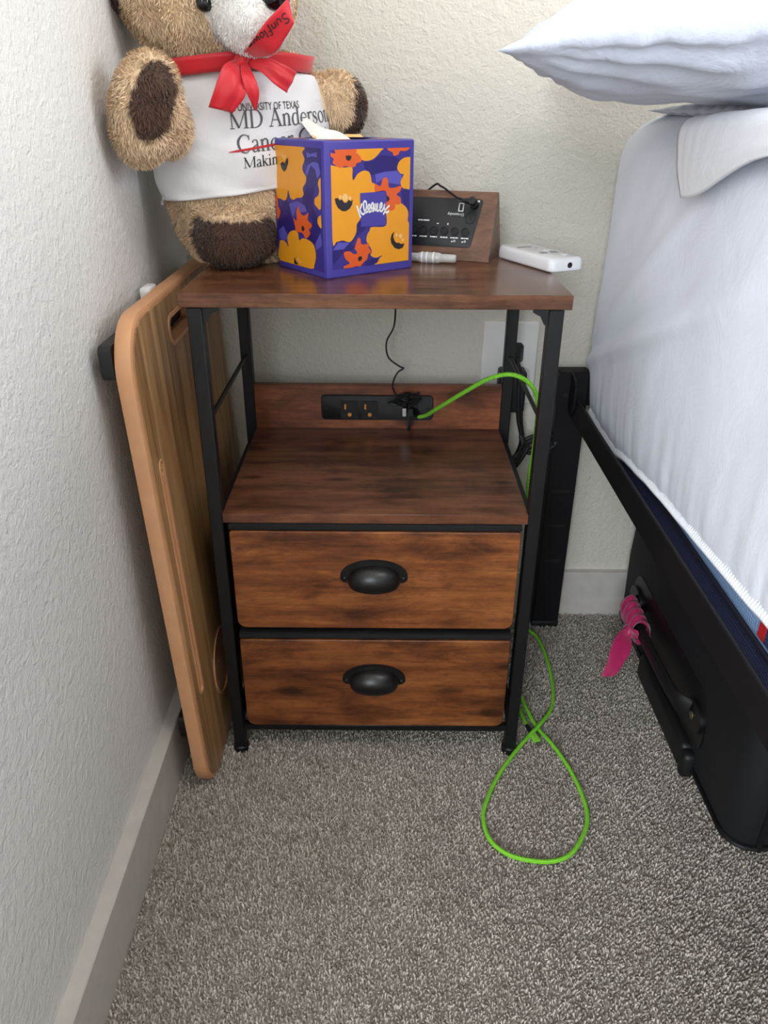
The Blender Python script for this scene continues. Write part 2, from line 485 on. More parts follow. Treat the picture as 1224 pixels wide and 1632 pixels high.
def baseboard(name, L, horiz):
    # square-edged board with a slightly eased top edge
    t_ = 0.0125 if horiz else 0.0162
    prof = [(0.0, 0.0), (t_, 0.0), (t_, 0.0862), (t_-0.0012, 0.0876), (0.0, 0.0880)]
    mb = MB()
    if horiz: rings = [[(x, YB-d, z) for d, z in prof] for x in L]
    else: rings = [[(XL+d, y, z) for d, z in prof] for y in L]
    mb.loft(rings)
    return struct(mb.build(name, 'baseboard_paint', angle=20))
baseboard('baseboard_left', (YE, YB-0.0125), False)
baseboard('baseboard_back', (XL, XR), True)
lamp = thing('added_fill_lamp', 'unseen round white ceiling lamp added as overhead fill light', 'lamp', (0.75, -1.05, ZC))  # added fixture out of view, carries the overhead fill
MB().cyl((0.75, -1.05, ZC-0.03), (0, 0, 1), 0.2, 0.03, 32, 0.004).build('base', 'plate_white', lamp)
MB().ball((0.75, -1.05, ZC-0.03), (0.19, 0.19, 0.045), 32, 10).build('diffuser', 'lamp_glow', lamp)

# carpet pile: real tufts around the stand, in view and a step beyond
def carpet_pile():
    rng = np.random.default_rng(3)
    x0, x1, y0, y1, s = XL+0.0172, 0.80, -0.75, YB-0.0135, 0.0031
    gx, gy = np.meshgrid(np.arange(x0, x1, s), np.arange(y0, y1, s))
    n = gx.size
    cx = gx.ravel()+rng.uniform(-s*.45, s*.45, n); cy = gy.ravel()+rng.uniform(-s*.45, s*.45, n)
    cx = np.clip(cx, x0, None); cy = np.clip(cy, None, y1)
    h = rng.uniform(0.0028, 0.0062, n); r = rng.uniform(0.0010, 0.0017, n)
    la = rng.uniform(0, 2*np.pi, n); ln = rng.uniform(0.0004, 0.0028, n)
    dx = np.cos(la)*ln; dy = np.sin(la)*ln
    ph = rng.uniform(0, 2*np.pi, n)
    V = np.zeros((n, 8, 3))
    for k in range(4):
        a = ph+k*np.pi/2
        V[:, k, 0] = cx+np.cos(a)*r; V[:, k, 1] = cy+np.sin(a)*r; V[:, k, 2] = 0
        V[:, 4+k, 0] = cx+dx+np.cos(a+.6)*r*.75; V[:, 4+k, 1] = cy+dy+np.sin(a+.6)*r*.75; V[:, 4+k, 2] = h
    q = np.array([[0, 1, 5, 4], [1, 2, 6, 5], [2, 3, 7, 6], [3, 0, 4, 7], [4, 5, 6, 7]])
    F = (q[None]+(np.arange(n)*8)[:, None, None]).reshape(-1)
    me = bpy.data.meshes.new('carpet_pile')
    me.vertices.add(n*8); me.vertices.foreach_set('co', V.reshape(-1))
    me.loops.add(len(F)); me.loops.foreach_set('vertex_index', F.astype(np.int32))
    nf = n*5
    me.polygons.add(nf); me.polygons.foreach_set('loop_start', np.arange(nf, dtype=np.int32)*4)
    me.update(calc_edges=True)
    t = np.clip(rng.normal(0.5, 0.27, n), 0, 1)[:, None]
    lo = np.array(srgb(138, 128, 117)[:3]); hi = np.array(srgb(220, 211, 200)[:3])
    c = np.ones((n, 8, 4)); c[:, :, :3] = (lo+(hi-lo)*t)[:, None, :]
    at = me.color_attributes.new('Col', 'FLOAT_COLOR', 'POINT'); at.data.foreach_set('color', c.reshape(-1))
    me.materials.append(MATS['carpet_tuft'])
    o = bpy.data.objects.new('carpet_pile', me); COL.objects.link(o)
    tag(o, 'short twisted grey beige carpet pile covering the floor', 'carpet')
    o['kind'] = 'stuff'
carpet_pile()

# ------------------------------------------------------------------ nightstand
H = 0.6252
ns = thing('nightstand', 'tall nightstand with rustic brown boards, black metal legs and two drawers', 'nightstand', (0, 0.145, 0))
MB().box((-0.2, 0.0, H-0.0145), (0.2, 0.302, H), 0.0006, 1).build('tabletop', 'wood_top', ns)
LW = 0.0155; WL = 0.193
for sx in (-1, 1):
    for y0 in (0.002, 0.272):
        xa, xb = sorted((sx*WL, sx*(WL-LW)))
        lg = MB().box((xa, y0, 0.006), (xb, y0+LW, H-0.0145), 0.0012, 1).build('leg', 'black_steel', ns)
        MB().cyl(((xa+xb)/2, y0+LW/2, 0.0), (0, 0, 1), 0.0105, 0.012, 16, 0.002).build('foot', 'black_rubber', lg)
        # small gusset plate under the top
        gx = sx*(WL-LW)
        T = lambda u, v, h, gx=gx, sx=sx, y0=y0: (gx-sx*u, y0+0.003+h, H-0.0145-v)
        g = [(0, 0), (0.016, 0), (0.016, 0.004), (0.008, 0.008), (0.004, 0.016), (0, 0.018)]
        MB().prism([g], T, 0, 0.0022).build('gusset', 'black_steel', lg)
    # side rod and the lower side bars
    xm = sx*(WL-LW/2)
    MB().tube([(xm, 0.012, 0.482), (xm, 0.278, 0.482)], 0.0028, 10).build('side_rod', 'black_steel', ns)
    for z in (0.047, 0.352):
        MB().box((xm-0.005, 0.0175, z-0.005), (xm+0.005, 0.272, z+0.005), 0.0008, 1).build('side_bar', 'black_steel', ns)
MB().box((-0.1775, 0.003, 0.041), (0.1775, 0.013, 0.051), 0.001, 1).build('front_bar', 'black_steel', ns)
MB().box((-0.1775, 0.276, 0.041), (0.1775, 0.286, 0.051), 0.001, 1).build('rear_bar', 'black_steel', ns)
MB().box((-0.1775, 0.0005, 0.3622), (0.1775, 0.272, 0.3745), 0.0006, 1).build('shelf', 'wood_shelf', ns)
MB().box((-0.1775, 0.2722, 0.340), (0.1775, 0.284, 0.4395), 0.0005, 1).build('back_panel', 'wood_back', ns)
MB().box((-0.1775, 0.2845, 0.06), (0.1775, 0.2865, 0.339)).build('fabric_back', 'black_fabric', ns)

# drawers
def drawer(z0, z1, wood, zh, wm):
    bd = MB()
    bd.box((-0.171, 0.008, z0-0.004), (0.171, 0.268, z1+0.0075), 0.003, 2)
    d = bd.build('drawer', 'black_fabric', ns)
    T = lambda u, v, h: (u, -0.0035+h, v)
    pl = MB()
    lp = rrect(-wm, wm, z0, z1, (0.011, 0.011, 0.003, 0.003), 6)
    lpi = rrect(-wm+0.0008, wm-0.0008, z0+0.0008, z1-0.0008, (0.0104, 0.0104, 0.0026, 0.0026), 6)
    pl.loft([[T(u, v, 0.0) for u, v in lpi], [T(u, v, 0.0008) for u, v in lp], [T(u, v, 0.0105) for u, v in lp]])
    pl.build('drawer_front', wood, d)
    tr = MB()   # black fabric binding above the wooden front
    tr.box((-wm-0.001, -0.002, z1+0.0006), (wm+0.001, 0.012, z1+0.0085), 0.002, 2)
    tr.build('fabric_binding', 'black_fabric', d)
    # cup pull: arched flange with ears and a half dome
    hb = MB()
    A = 0.0405
    arch = [(A*math.cos(t)-0.0015, 0.0228*math.sin(t)) for t in [PI*k/24 for k in range(25)]]
    low = [(-A-0.0015, -0.004), (-A+0.002, -0.0085), (-A+0.009, -0.0095), (A-0.012, -0.0095), (A-0.005, -0.0085), (A-0.0015, -0.004)]
    Th = lambda u, v, h: (u, -0.0035-h, zh+v)
    hb.prism([arch+low], Th, 0.0, 0.0016)
    P = []
    for i in range(25):
        al = -PI/2+PI*i/24
        row = []
        for j in range(15):
            be = math.radians(128)*j/14
            ca = max(math.cos(al), 0.02)
            k, ex = (0.0200, 0.85) if be < PI/2 else (0.0190, 0.55)
            row.append((0.0312*math.sin(al)-0.0015, -0.0048-0.0185*ca**0.8*math.sin(be), zh-0.0045+ca**ex*k*math.cos(be)))
        P.append(row)
    hb.grid(P)
    # closed underside lip
    hb.build('handle', 'black_handle', d, angle=50)
    for s in (-1, 1):
        sc = MB()
        sc.ball((s*0.0352-0.0015, -0.0055, zh-0.003), (0.0028, 0.0016, 0.0028), 14, 8)
        sc.build('screw', 'black_steel', d)
    return d
drawer(0.2162, 0.3530, 'wood_drawer_a', 0.2935, 0.1705)
drawer(0.0566, 0.1972, 'wood_drawer_b', 0.1375, 0.1705)

# charging panel in the back board
cp = MB()
yb = 0.2722
Tp = lambda u, v, h: (u, yb-h, v)
outer = rrect(-0.0815, 0.0797, 0.3885, 0.4258, 0.006, 5)
inner = rrect(-0.0805, 0.0787, 0.3895, 0.4248, 0.0055, 5)
cp.loft([[Tp(u, v, 0) for u, v in outer], [Tp(u, v, 0.003) for u, v in outer], [Tp(u, v, 0.004) for u, v in inner]])
panel = cp.build('charging_panel', 'black_plastic', ns)
def outlet(cx, cz, parent, y, s=1.0, body='black_plastic', slot='copper', dirn=1):
    T = lambda u, v, h: (cx+u*s, y-h, cz+v*s)
    ob = MB()
    fr = rrect(-0.0128, 0.0128, -0.0132, 0.0132, 0.0018, 3)
    fi = rrect(-0.0118, 0.0118, -0.0122, 0.0122, 0.0014, 3)
    ob.prism([fr, fi], T, 0.0, 0.0012)
    ob.prism([fi], T, 0.0, 0.0004)
    o = ob.build('outlet_socket', ['black_dull'] if body == 'black_plastic' else [body], parent)
    sl = MB()
    sl.prism([rrect(-0.0075, -0.0050, 0.0005, 0.0082, 0.0003, 2)], T, 0.0004, 0.0008)
    sl.prism([rrect(-0.0028, 0.0028, -0.0105, -0.0048, 0.0026, 4)], T, 0.0004, 0.0008)
    sl.build('contact_slot', slot, parent)
    s2 = MB(); s2.prism([rrect(0.0046, 0.0078, 0.0005, 0.0082, 0.0003, 2)], T, 0.0004, 0.0008)
    s2.build('contact_slot', 'black_dull', parent)
outlet(-0.0408, 0.4045, panel, yb-0.004)
outlet(-0.0118, 0.4045, panel, yb-0.004)
for u in (-0.0743, 0.0727):
    MB().cyl((u, yb-0.004, 0.4065), (0, -1, 0), 0.0026, 0.0008, 16).build('screw', 'black_dull', panel)
for u in (0.0395, 0.056):
    us = MB(); us.prism([rrect(u-0.0024, u+0.0024, 0.3985, 0.4115, 0.0006, 2)], Tp, 0.004, 0.0046)
    us.build('usb_port', 'black_dull', panel)

# ------------------------------------------------------------------ lap desk leaning between stand and wall
tray = thing('lap_desk', 'wood grain lap desk with tan rim leaning upright beside the nightstand', 'lap desk', (-0.215, 0.13, 0.0))
TH = 0.612; Y0, Y1 = -0.079, 0.333
def traypt(u, v, h):
    # u depth along the wall, v height, h towards the nightstand; the board leans to the wall
    k = 0.0385
    return (-0.2265-k*v+h*math.cos(k), Y0+u, v*math.cos(k)+0.0008+h*math.sin(k))
WT = Y1-Y0
TT = 0.0175
hole = rrect(0.143, 0.269, 0.5555, 0.5815, 0.010, 5)
hole_r = rrect(0.1385, 0.2735, 0.551, 0.586, 0.0135, 5)
tb = MB()
rings = []
for ins, h in ((0.0045, 0.0), (0.001, 0.0012), (0.0, 0.004), (0.0, TT-0.004), (0.001, TT-0.001), (0.004, TT)):
    rings.append([traypt(u, v, h) for u, v in rrect(ins, WT-ins, ins, TH-ins, 0.058-ins, 12)])
tb.loft(rings, False, False)
o0 = rrect(0.0045, WT-0.0045, 0.0045, TH-0.0045, 0.0535, 12)
o1 = rrect(0.004, WT-0.004, 0.004, TH-0.004, 0.054, 12)
tb.flat([o0, list(reversed(hole))], lambda u, v, h: traypt(u, v, 0.0))
tb.flat([o1, list(reversed(hole))], lambda u, v, h: traypt(u, v, TT))
tb.loft([[traypt(u, v, 0.0) for u, v in hole], [traypt(u, v, TT) for u, v in hole]], False, False)
tb.build('rim', 'tray_rim', tray, angle=50)
groove = rrect(0.024, 0.040, 0.148, 0.462, 0.0079, 8)
groove_in = rrect(0.0268, 0.0372, 0.1508, 0.4592, 0.0051, 8)
cupc = (0.138, 0.116)
cup = ring2(cupc[0], cupc[1], 0.047, 40)
cup_in = ring2(cupc[0], cupc[1], 0.0435, 40)
gr = MB()
gr.prism([rrect(0.0065, WT-0.0065, 0.0065, TH-0.0065, 0.0515, 12), hole_r, groove, cup], traypt, TT-0.0005, TT+0.0014)
gr.build('grain_surface', 'tray_grain', tray, angle=30)
hr = MB(); hr.prism([hole_r, hole], traypt, TT-0.0006, TT+0.0026)
hr.build('handle_rim', 'tray_rim', tray, angle=30)
sg = MB()
sg.prism([groove, groove_in], traypt, TT-0.0006, TT+0.0026)
sg.prism([groove_in], traypt, TT-0.0012, TT-0.0004)
sg.prism([ring2(0.032, 0.447, 0.0046, 16), ring2(0.032, 0.447, 0.0036, 16)], traypt, TT, TT+0.0016)
sg.build('tablet_groove', 'tray_rim', tray, angle=30)
ch = MB()
ch.prism([cup, cup_in], traypt, TT-0.0006, TT+0.0028)
ch.prism([cup_in], traypt, TT-0.0012, TT-0.0004)
ch.prism([ring2(cupc[0]-0.012, cupc[1]+0.006, 0.0018, 10)], traypt, TT-0.0004, TT+0.001)
ch.build('cup_holder', 'tray_rim', tray, angle=30)
for v0, u0 in ((0.556, 0.004), (0.064, 0.040)):
    lgm = MB()
    pa = [traypt(u0, v0+0.017, -0.009), traypt(WT-0.03, v0+0.017, -0.009)]
    T = lambda u, v, h, v0=v0: traypt(u, v0+v, -0.0005-h)
    lp = rrect(u0, WT-0.03, 0, 0.034, 0.007, 5)
    lgm.prism([lp], T, 0.0, 0.0125 if v0 > 0.3 else 0.021)
    lgm.build('folded_leg', 'black_plastic', tray, angle=40)
cl = MB(); cl.box((-0.2655, 0.088, H-0.036), (-0.2530, 0.118, H-0.0135), 0.003, 2)
cl.build('edge_clip', 'white_plastic', tray)

# ------------------------------------------------------------------ tissue box
RF = [('n',[(0.069,0.734),(0.29,0.756),(0.3,0.722),(0.199,0.636),(0.115,0.494),(0.372,0.435),(0.437,0.365),(0.336,0.307),(0.269,0.252),(0.171,0.26),(0.06,0.22)]),('n',[(0.412,0.844),(0.526,0.856),(0.617,0.889),(0.812,0.863),(0.804,0.783),(0.659,0.771),(0.517,0.755),(0.443,0.786)]),('n',[(0.065,0.22),(0.171,0.26),(0.301,0.238),(0.267,0.202),(0.169,0.183),(0.102,0.129),(0.061,0.121)]),('n',[(0.849,0.619),(0.951,0.631),(0.951,0.442),(0.886,0.513)]),('n',[(0.433,0.109),(0.536,0.123),(0.58,0.107),(0.544,0.053),(0.432,0.055)]),('b',[(0.542,0.756),(0.659,0.771),(0.795,0.773),(0.856,0.733),(0.831,0.669),(0.71,0.686),(0.608,0.711),(0.558,0.692)]),('b',[(0.065,0.22),(0.123,0.275),(0.253,0.264),(0.186,0.22)]),('y',[(0.053,0.836),(0.127,0.825),(0.204,0.815),(0.288,0.814),(0.29,0.756),(0.3,0.722),(0.346,0.764),(0.395,0.783),(0.427,0.787),(0.468,0.778),(0.484,0.764),(0.495,0.737),(0.505,0.7),(0.538,0.683),(0.544,0.627),(0.54,0.533),(0.377,0.521),(0.377,0.44),(0.335,0.4),(0.327,0.34),(0.294,0.294),(0.261,0.272),(0.228,0.272),(0.172,0.287),(0.107,0.281),(0.057,0.296)]),('y',[(0.667,0.482),(0.728,0.489),(0.78,0.53),(0.815,0.535),(0.859,0.523),(0.913,0.489),(0.937,0.443),(0.93,0.387),(0.951,0.351),(0.956,0.049),(0.557,0.052),(0.571,0.085),(0.594,0.115),(0.632,0.137),(0.554,0.123),(0.502,0.139),(0.489,0.155),(0.503,0.182),(0.469,0.23),(0.441,0.266),(0.45,0.309),(0.479,0.34),(0.504,0.366),(0.667,0.366)]),('y',[(0.95,0.871),(0.88,0.867),(0.82,0.841),(0.795,0.8),(0.804,0.776),(0.839,0.75),(0.873,0.743),(0.841,0.701),(0.841,0.669),(0.87,0.641),(0.91,0.635),(0.951,0.647)]),('y',[(0.326,0.95),(0.617,0.951),(0.606,0.921),(0.567,0.891),(0.518,0.866),(0.461,0.855),(0.404,0.86),(0.372,0.881),(0.349,0.907),(0.325,0.908)]),('o',[(0.101,0.952),(0.326,0.948),(0.33,0.908),(0.368,0.896),(0.388,0.87),(0.383,0.85),(0.339,0.841),(0.318,0.818),(0.267,0.816),(0.212,0.825),(0.157,0.814),(0.112,0.834),(0.082,0.85),(0.093,0.879),(0.057,0.895),(0.058,0.92),(0.11,0.914)]),('o',[(0.672,0.952),(0.923,0.948),(0.919,0.925),(0.88,0.915),(0.828,0.917),(0.808,0.894),(0.777,0.885),(0.752,0.885),(0.735,0.909),(0.692,0.923)]),('o',[(0.538,0.693),(0.594,0.667),(0.616,0.695),(0.628,0.719),(0.667,0.73),(0.689,0.702),(0.701,0.656),(0.753,0.649),(0.848,0.66),(0.831,0.62),(0.793,0.597),(0.835,0.571),(0.843,0.532),(0.811,0.519),(0.776,0.524),(0.776,0.497),(0.736,0.477),(0.667,0.493),(0.667,0.625),(0.544,0.631)]),('o',[(0.304,0.216),(0.327,0.264),(0.349,0.295),(0.372,0.282),(0.381,0.246),(0.427,0.239),(0.473,0.246),(0.465,0.213),(0.494,0.177),(0.46,0.158),(0.451,0.125),(0.416,0.105),(0.378,0.08),(0.368,0.061),(0.323,0.077),(0.272,0.054),(0.189,0.056),(0.182,0.088),(0.248,0.106),(0.208,0.136),(0.188,0.165),(0.188,0.196),(0.251,0.198),(0.292,0.173),(0.333,0.18)]),('k',[(0.095,0.6),(0.127,0.603),(0.146,0.585),(0.169,0.59),(0.197,0.565),(0.22,0.564),(0.248,0.585),(0.269,0.572),(0.29,0.583),(0.283,0.548),(0.256,0.519),(0.211,0.502),(0.171,0.506),(0.129,0.53),(0.105,0.563)]),('k',[(0.769,0.317),(0.755,0.275),(0.773,0.239),(0.8,0.22),(0.821,0.224),(0.845,0.211),(0.893,0.209),(0.876,0.179),(0.827,0.168),(0.773,0.184),(0.732,0.225),(0.723,0.26),(0.737,0.293)]),('k',[(0.218,0.901),(0.235,0.895),(0.249,0.902),(0.266,0.894),(0.282,0.899),(0.278,0.874),(0.253,0.859),(0.225,0.87)]),('k',[(0.341,0.14),(0.358,0.152),(0.386,0.147),(0.391,0.13),(0.369,0.112),(0.345,0.117)]),('k',[(0.672,0.593),(0.693,0.589),(0.71,0.567),(0.693,0.551),(0.672,0.549)]),('l',[(0.371,0.627),(0.667,0.626),(0.667,0.371),(0.376,0.375)])]
RD = [(0.206,0.602,0.032),(0.154,0.609,0.016),(0.258,0.595,0.016),(0.844,0.274,0.021),(0.796,0.283,0.015),(0.871,0.241,0.015)]
LF = [('n',[(0.657,0.954),(0.94,0.947),(0.936,0.762),(0.823,0.676),(0.762,0.538),(0.875,0.43),(0.887,0.28),(0.785,0.237),(0.636,0.279),(0.749,0.398),(0.658,0.489),(0.561,0.536),(0.621,0.625),(0.669,0.721),(0.652,0.864)]),('b',[(0.682,0.919),(0.749,0.905),(0.868,0.922),(0.87,0.888),(0.771,0.891),(0.685,0.876)]),('b',[(0.692,0.824),(0.791,0.852),(0.885,0.849),(0.926,0.781),(0.864,0.729),(0.834,0.798),(0.753,0.826),(0.671,0.742),(0.65,0.772)]),('n',[(0.033,0.389),(0.115,0.452),(0.184,0.536),(0.32,0.522),(0.353,0.457),(0.406,0.349),(0.26,0.279),(0.11,0.23),(0.045,0.284)]),('b',[(0.293,0.52),(0.458,0.552),(0.611,0.529),(0.645,0.488),(0.527,0.469),(0.453,0.508),(0.36,0.413)]),('b',[(0.786,0.249),(0.892,0.346),(0.916,0.283),(0.909,0.25),(0.807,0.206)]),('b',[(0.047,0.296),(0.155,0.34),(0.231,0.277),(0.21,0.228),(0.065,0.226)]),('y',[(0.012,0.957),(0.62,0.953),(0.603,0.913),(0.642,0.863),(0.597,0.811),(0.612,0.771),(0.659,0.741),(0.649,0.7),(0.587,0.655),(0.6,0.613),(0.553,0.584),(0.461,0.576),(0.393,0.557),(0.327,0.572),(0.294,0.625),(0.258,0.563),(0.199,0.539),(0.13,0.55),(0.073,0.552),(0.037,0.596),(0.032,0.685),(0.027,0.796),(0.087,0.81),(0.018,0.826)]),('y',[(0.931,0.749),(0.894,0.73),(0.878,0.699),(0.898,0.654),(0.871,0.617),(0.811,0.593),(0.803,0.556),(0.835,0.537),(0.918,0.529)]),('y',[(0.917,0.48),(0.865,0.461),(0.845,0.427),(0.872,0.397),(0.919,0.385)]),('y',[(0.063,0.214),(0.123,0.224),(0.188,0.214),(0.246,0.178),(0.226,0.241),(0.255,0.284),(0.32,0.313),(0.403,0.324),(0.455,0.308),(0.475,0.253),(0.517,0.268),(0.571,0.278),(0.674,0.271),(0.748,0.251),(0.787,0.21),(0.794,0.149),(0.759,0.089),(0.678,0.047),(0.051,0.037)]),('o',[(0.443,0.474),(0.485,0.516),(0.515,0.479),(0.564,0.452),(0.624,0.459),(0.682,0.48),(0.664,0.424),(0.73,0.402),(0.735,0.376),(0.682,0.355),(0.704,0.324),(0.61,0.279),(0.549,0.316),(0.429,0.317),(0.402,0.36),(0.375,0.42),(0.44,0.402)]),('o',[(0.008,0.594),(0.068,0.552),(0.07,0.495),(0.109,0.452),(0.085,0.41),(0.033,0.389),(0.025,0.504)]),('k',[(0.166,0.816),(0.215,0.833),(0.254,0.821),(0.285,0.85),(0.322,0.867),(0.323,0.83),(0.281,0.781),(0.231,0.758),(0.18,0.784)]),('k',[(0.542,0.371),(0.581,0.369),(0.597,0.348),(0.564,0.33),(0.534,0.342)]),('k',[(0.363,0.114),(0.392,0.081),(0.447,0.058),(0.35,0.055)])]
LD = [(0.246,0.86,0.016),(0.222,0.878,0.013),(0.278,0.877,0.013),(0.444,0.099,0.016),(0.482,0.08,0.013)]
KS = [[(0.332,0.537),(0.351,0.492),(0.374,0.446)],[(0.391,0.551),(0.372,0.515),(0.367,0.499)],[(0.367,0.507),(0.381,0.482),(0.4,0.469),(0.421,0.48),(0.436,0.506),(0.441,0.538),(0.435,0.559),(0.423,0.565),(0.41,0.558),(0.408,0.534),(0.413,0.504),(0.43,0.483),(0.45,0.485),(0.471,0.501),(0.481,0.522),(0.476,0.536),(0.466,0.535),(0.457,0.521),(0.46,0.496),(0.475,0.482),(0.496,0.491),(0.515,0.512),(0.52,0.533),(0.51,0.547),(0.5,0.54),(0.495,0.516),(0.505,0.491),(0.519,0.49),(0.539,0.54)],[(0.541,0.543),(0.543,0.484)],[(0.545,0.505),(0.566,0.54),(0.564,0.514),(0.56,0.49),(0.574,0.485),(0.598,0.499),(0.615,0.519),(0.616,0.538),(0.605,0.54),(0.594,0.518),(0.598,0.488),(0.615,0.48),(0.634,0.499),(0.651,0.536)],[(0.651,0.536),(0.646,0.504),(0.657,0.477),(0.677,0.466),(0.701,0.482)],[(0.707,0.52),(0.664,0.492),(0.634,0.454)]]

F0 = Vector((-0.0531, 0.0729, H)); eR = Vector((0.791, 0.612, 0)).normalized(); eL = Vector((-eR.y, eR.x, 0))
BW, BD, BH = 0.119, 0.1035, 0.1365
bx = thing('tissue_box', 'cube tissue box printed with yellow and orange flowers on blue', 'tissue box', F0+(eR*BW+eL*BD)/2)
def bpt(u, v, w): return F0+eR*u+eL*v+Vector((0, 0, w))
cb = MB()
rings = []
for ins, z in ((0.0012, 0.0), (0.0002, 0.0014), (0.0, 0.07), (0.0002, BH-0.0014), (0.0012, BH)):
    rings.append([bpt(u, v, z) for u, v in rrect(ins, BW-ins, ins, BD-ins, 0.0013, 3)])
cb.loft(rings, True, False)
ov = ring2(BW/2, BD/2, 0.035, 32, 0.024)
cb.flat([rrect(0.0012, BW-0.0012, 0.0012, BD-0.0012, 0.0013, 3), list(reversed(ov))], lambda u, v, h: bpt(u, v, BH))
body = cb.build('carton', 'kx_border', bx, angle=35)
COLS = ['kx_bg', 'kx_dark', 'kx_mid', 'kx_yellow', 'kx_orange', 'kx_black', 'kx_cream', 'kx_border', 'white_print']
CI = {'n': 1, 'b': 2, 'y': 3, 'o': 4, 'k': 5, 'l': 7}
def print_face(name, shapes, dots, T, bgrect, extra=None):
    mb = MB(); lay = 0.00012
    mb.flat([rrect(*bgrect, 0.002, 1)], lambda u, v, h: T(u, v, lay), 0)
    for i, (k, P) in enumerate(shapes):
        h = lay*(2 + (0 if k in 'nb' else 1 if k == 'y' else 2 if k == 'o' else 3 if k == 'k' else 4)) + i*0.000008
        P = [(min(max(p[0], bgrect[0]), bgrect[1]), min(max(p[1], bgrect[2]), bgrect[3])) for p in P]
        Q = P
        if k in 'yon':
            Q = [(q.x, q.y) for q in spline([(p[0], p[1], 0) for p in P+[P[0]]], 4)][:-1]
            Q = [(min(max(p[0], bgrect[0]), bgrect[1]), min(max(p[1], bgrect[2]), bgrect[3])) for p in Q]
        mb.flat([Q], lambda u, v, hh, h=h: T(u, v, h), CI[k])
    for u, v, r in dots:
        mb.flat([ring2(u, v, r, 12, r*0.9)], lambda u, v, h: T(u, v, lay*6.5), 6)
    if extra: extra(mb, T, lay)
    return mb.build(name, COLS, body, smooth=False)
TR = lambda u, v, h: bpt(u*BW, -h, v*BH)
TL = lambda u, v, h: bpt(-h, (1-u)*BD, v*BH)
def logo(mb, T, lay):
    for s in KS:
        stroke(mb, s, 0.0158, lambda u, v, h: T(u, v, lay*8), 8, 5)
    lettering(mb, 'TRUSTED CARE', 0.017, 0.475, 0.485, 0.0, lambda u, v, h: T(u, v, lay*8), mi=8, sx=0.9)
print_face('printed_side', RF, RD, TR, (0.062, 0.948, 0.07, 0.94), logo)
print_face('printed_side', LF, LD, TL, (0.0, 0.94, 0.05, 0.95))
tp = MB()
tp.flat([rrect(0.008, BW-0.008, 0.008, BD-0.008, 0.002, 1), list(reversed(ring2(BW/2, BD/2, 0.037, 32, 0.026)))], lambda u, v, h: bpt(u, v, BH+0.00015), 0)
for (cu, cv, r, mi) in ((0.03, 0.02, 0.014, 4), (0.085, 0.085, 0.013, 3), (0.095, 0.025, 0.012, 4), (0.02, 0.08, 0.011, 3)):
    tp.flat([[(cu+r*(1+0.25*math.cos(5*t))*math.cos(t)*0.8, cv+r*(1+0.25*math.cos(5*t))*math.sin(t)*0.75) for t in [2*PI*k/40 for k in range(40)]]], lambda u, v, h: bpt(u, v, BH+0.0003), mi)
tp.build('printed_top', COLS, body, smooth=False)
fl = MB()   # lifted cardboard lip at the back of the opening
P = []
for i in range(13):
    t = PI*0.1+PI*0.8*i/12
    P.append([bpt(BW/2+math.cos(t)*0.035, BD/2+math.sin(t)*0.024+k*0.006, BH+0.0004+k*0.0028) for k in (0, 0.5, 1)])
fl.grid(P)
flo = fl.build('lifted_lip', 'kx_cream', bx)
# tissue pulled up out of the slot
ti = MB(); P = []
tA = bpt(0.030, 0.046, BH-0.012); tB = bpt(0.078, 0.050, BH-0.012); tip = Vector((-0.0930, 0.182, 0.7850)); tip2 = bpt(0.070, 0.062, BH+0.002)
for i in range(17):
    u = i/16; row = []
    for j in range(13):
        v = j/12
        a = tA.lerp(tB, u)
        b_ = tip.lerp(tip2, u**0.9)
        p = a.lerp(b_, v)
        p += eL*(0.006*math.sin(v*PI)*math.sin(u*5))+Vector((0, 0, 0.0015*math.sin(u*9)*v))
        row.append(p)
    P.append(row)
ti.grid(P)
o = ti.build('tissue', 'tissue_paper')
sm = o.modifiers.new('thick', 'SOLIDIFY'); sm.thickness = 0.0006
tag(o, 'white tissue sticking out of the flowered box', 'tissue')

# ------------------------------------------------------------------ alarm clock seen from behind
ca = -0.33
cxv = Vector((math.cos(ca), math.sin(ca), 0)); cyv = Vector((-math.sin(ca), math.cos(ca), 0))
C0 = Vector((0.1345, 0.1825, H))
ck = thing('alarm_clock', 'wedge shaped wooden alarm clock showing its black back panel', 'alarm clock', C0-cxv*0.065+cyv*0.036)
CLN, CDP, CHT, CAP = 0.132, 0.072, 0.0765, 0.036
def cpt(u, y, z): return C0-cxv*u+cyv*y+Vector((0, 0, z))
wb = MB()
sec = [(0.0, 0.0), (CDP, 0.0), (CAP+0.004, CHT-0.001), (CAP+0.002, CHT), (CAP-0.002, CHT), (CAP-0.004, CHT-0.001)]
sec = [(0.0, 0.0006), (0.0006, 0.0), (CDP-0.0006, 0.0), (CDP, 0.0006), (CAP+0.0022, CHT-0.0012), (CAP, CHT), (CAP-0.0022, CHT-0.0012)]
wb.loft([[cpt(u, y, z) for y, z in sec] for u in (0.0, CLN)])
wbody = wb.build('wooden_case', 'wood_clock', ck, angle=25)
sl = Vector((0, CAP, CHT)).normalized()
def kpt(u, t, h):
    # u along the clock from its right end, t up the sloping back, h out of it
    p = cpt(u, t*sl.y, t*sl.z)
    nrm = (-cyv*sl.z+Vector((0, 0, sl.y)))
    return p+nrm*h
pt = MB()
pa = [(0.024, 0.021), (0.0225, 0.0185), (0.0205, 0.0175)]
out = [(0.0165, 0.072), (0.018, 0.0745), (0.021, 0.0755), (0.112, 0.0755), (0.116, 0.074), (0.1165, 0.071), (0.1165, 0.020), (0.1155, 0.0168), (0.112, 0.016), (0.029, 0.016), (0.0258, 0.0168), (0.0245, 0.0195)]
cxm = sum(p[0] for p in out)/len(out); cym = sum(p[1] for p in out)/len(out)
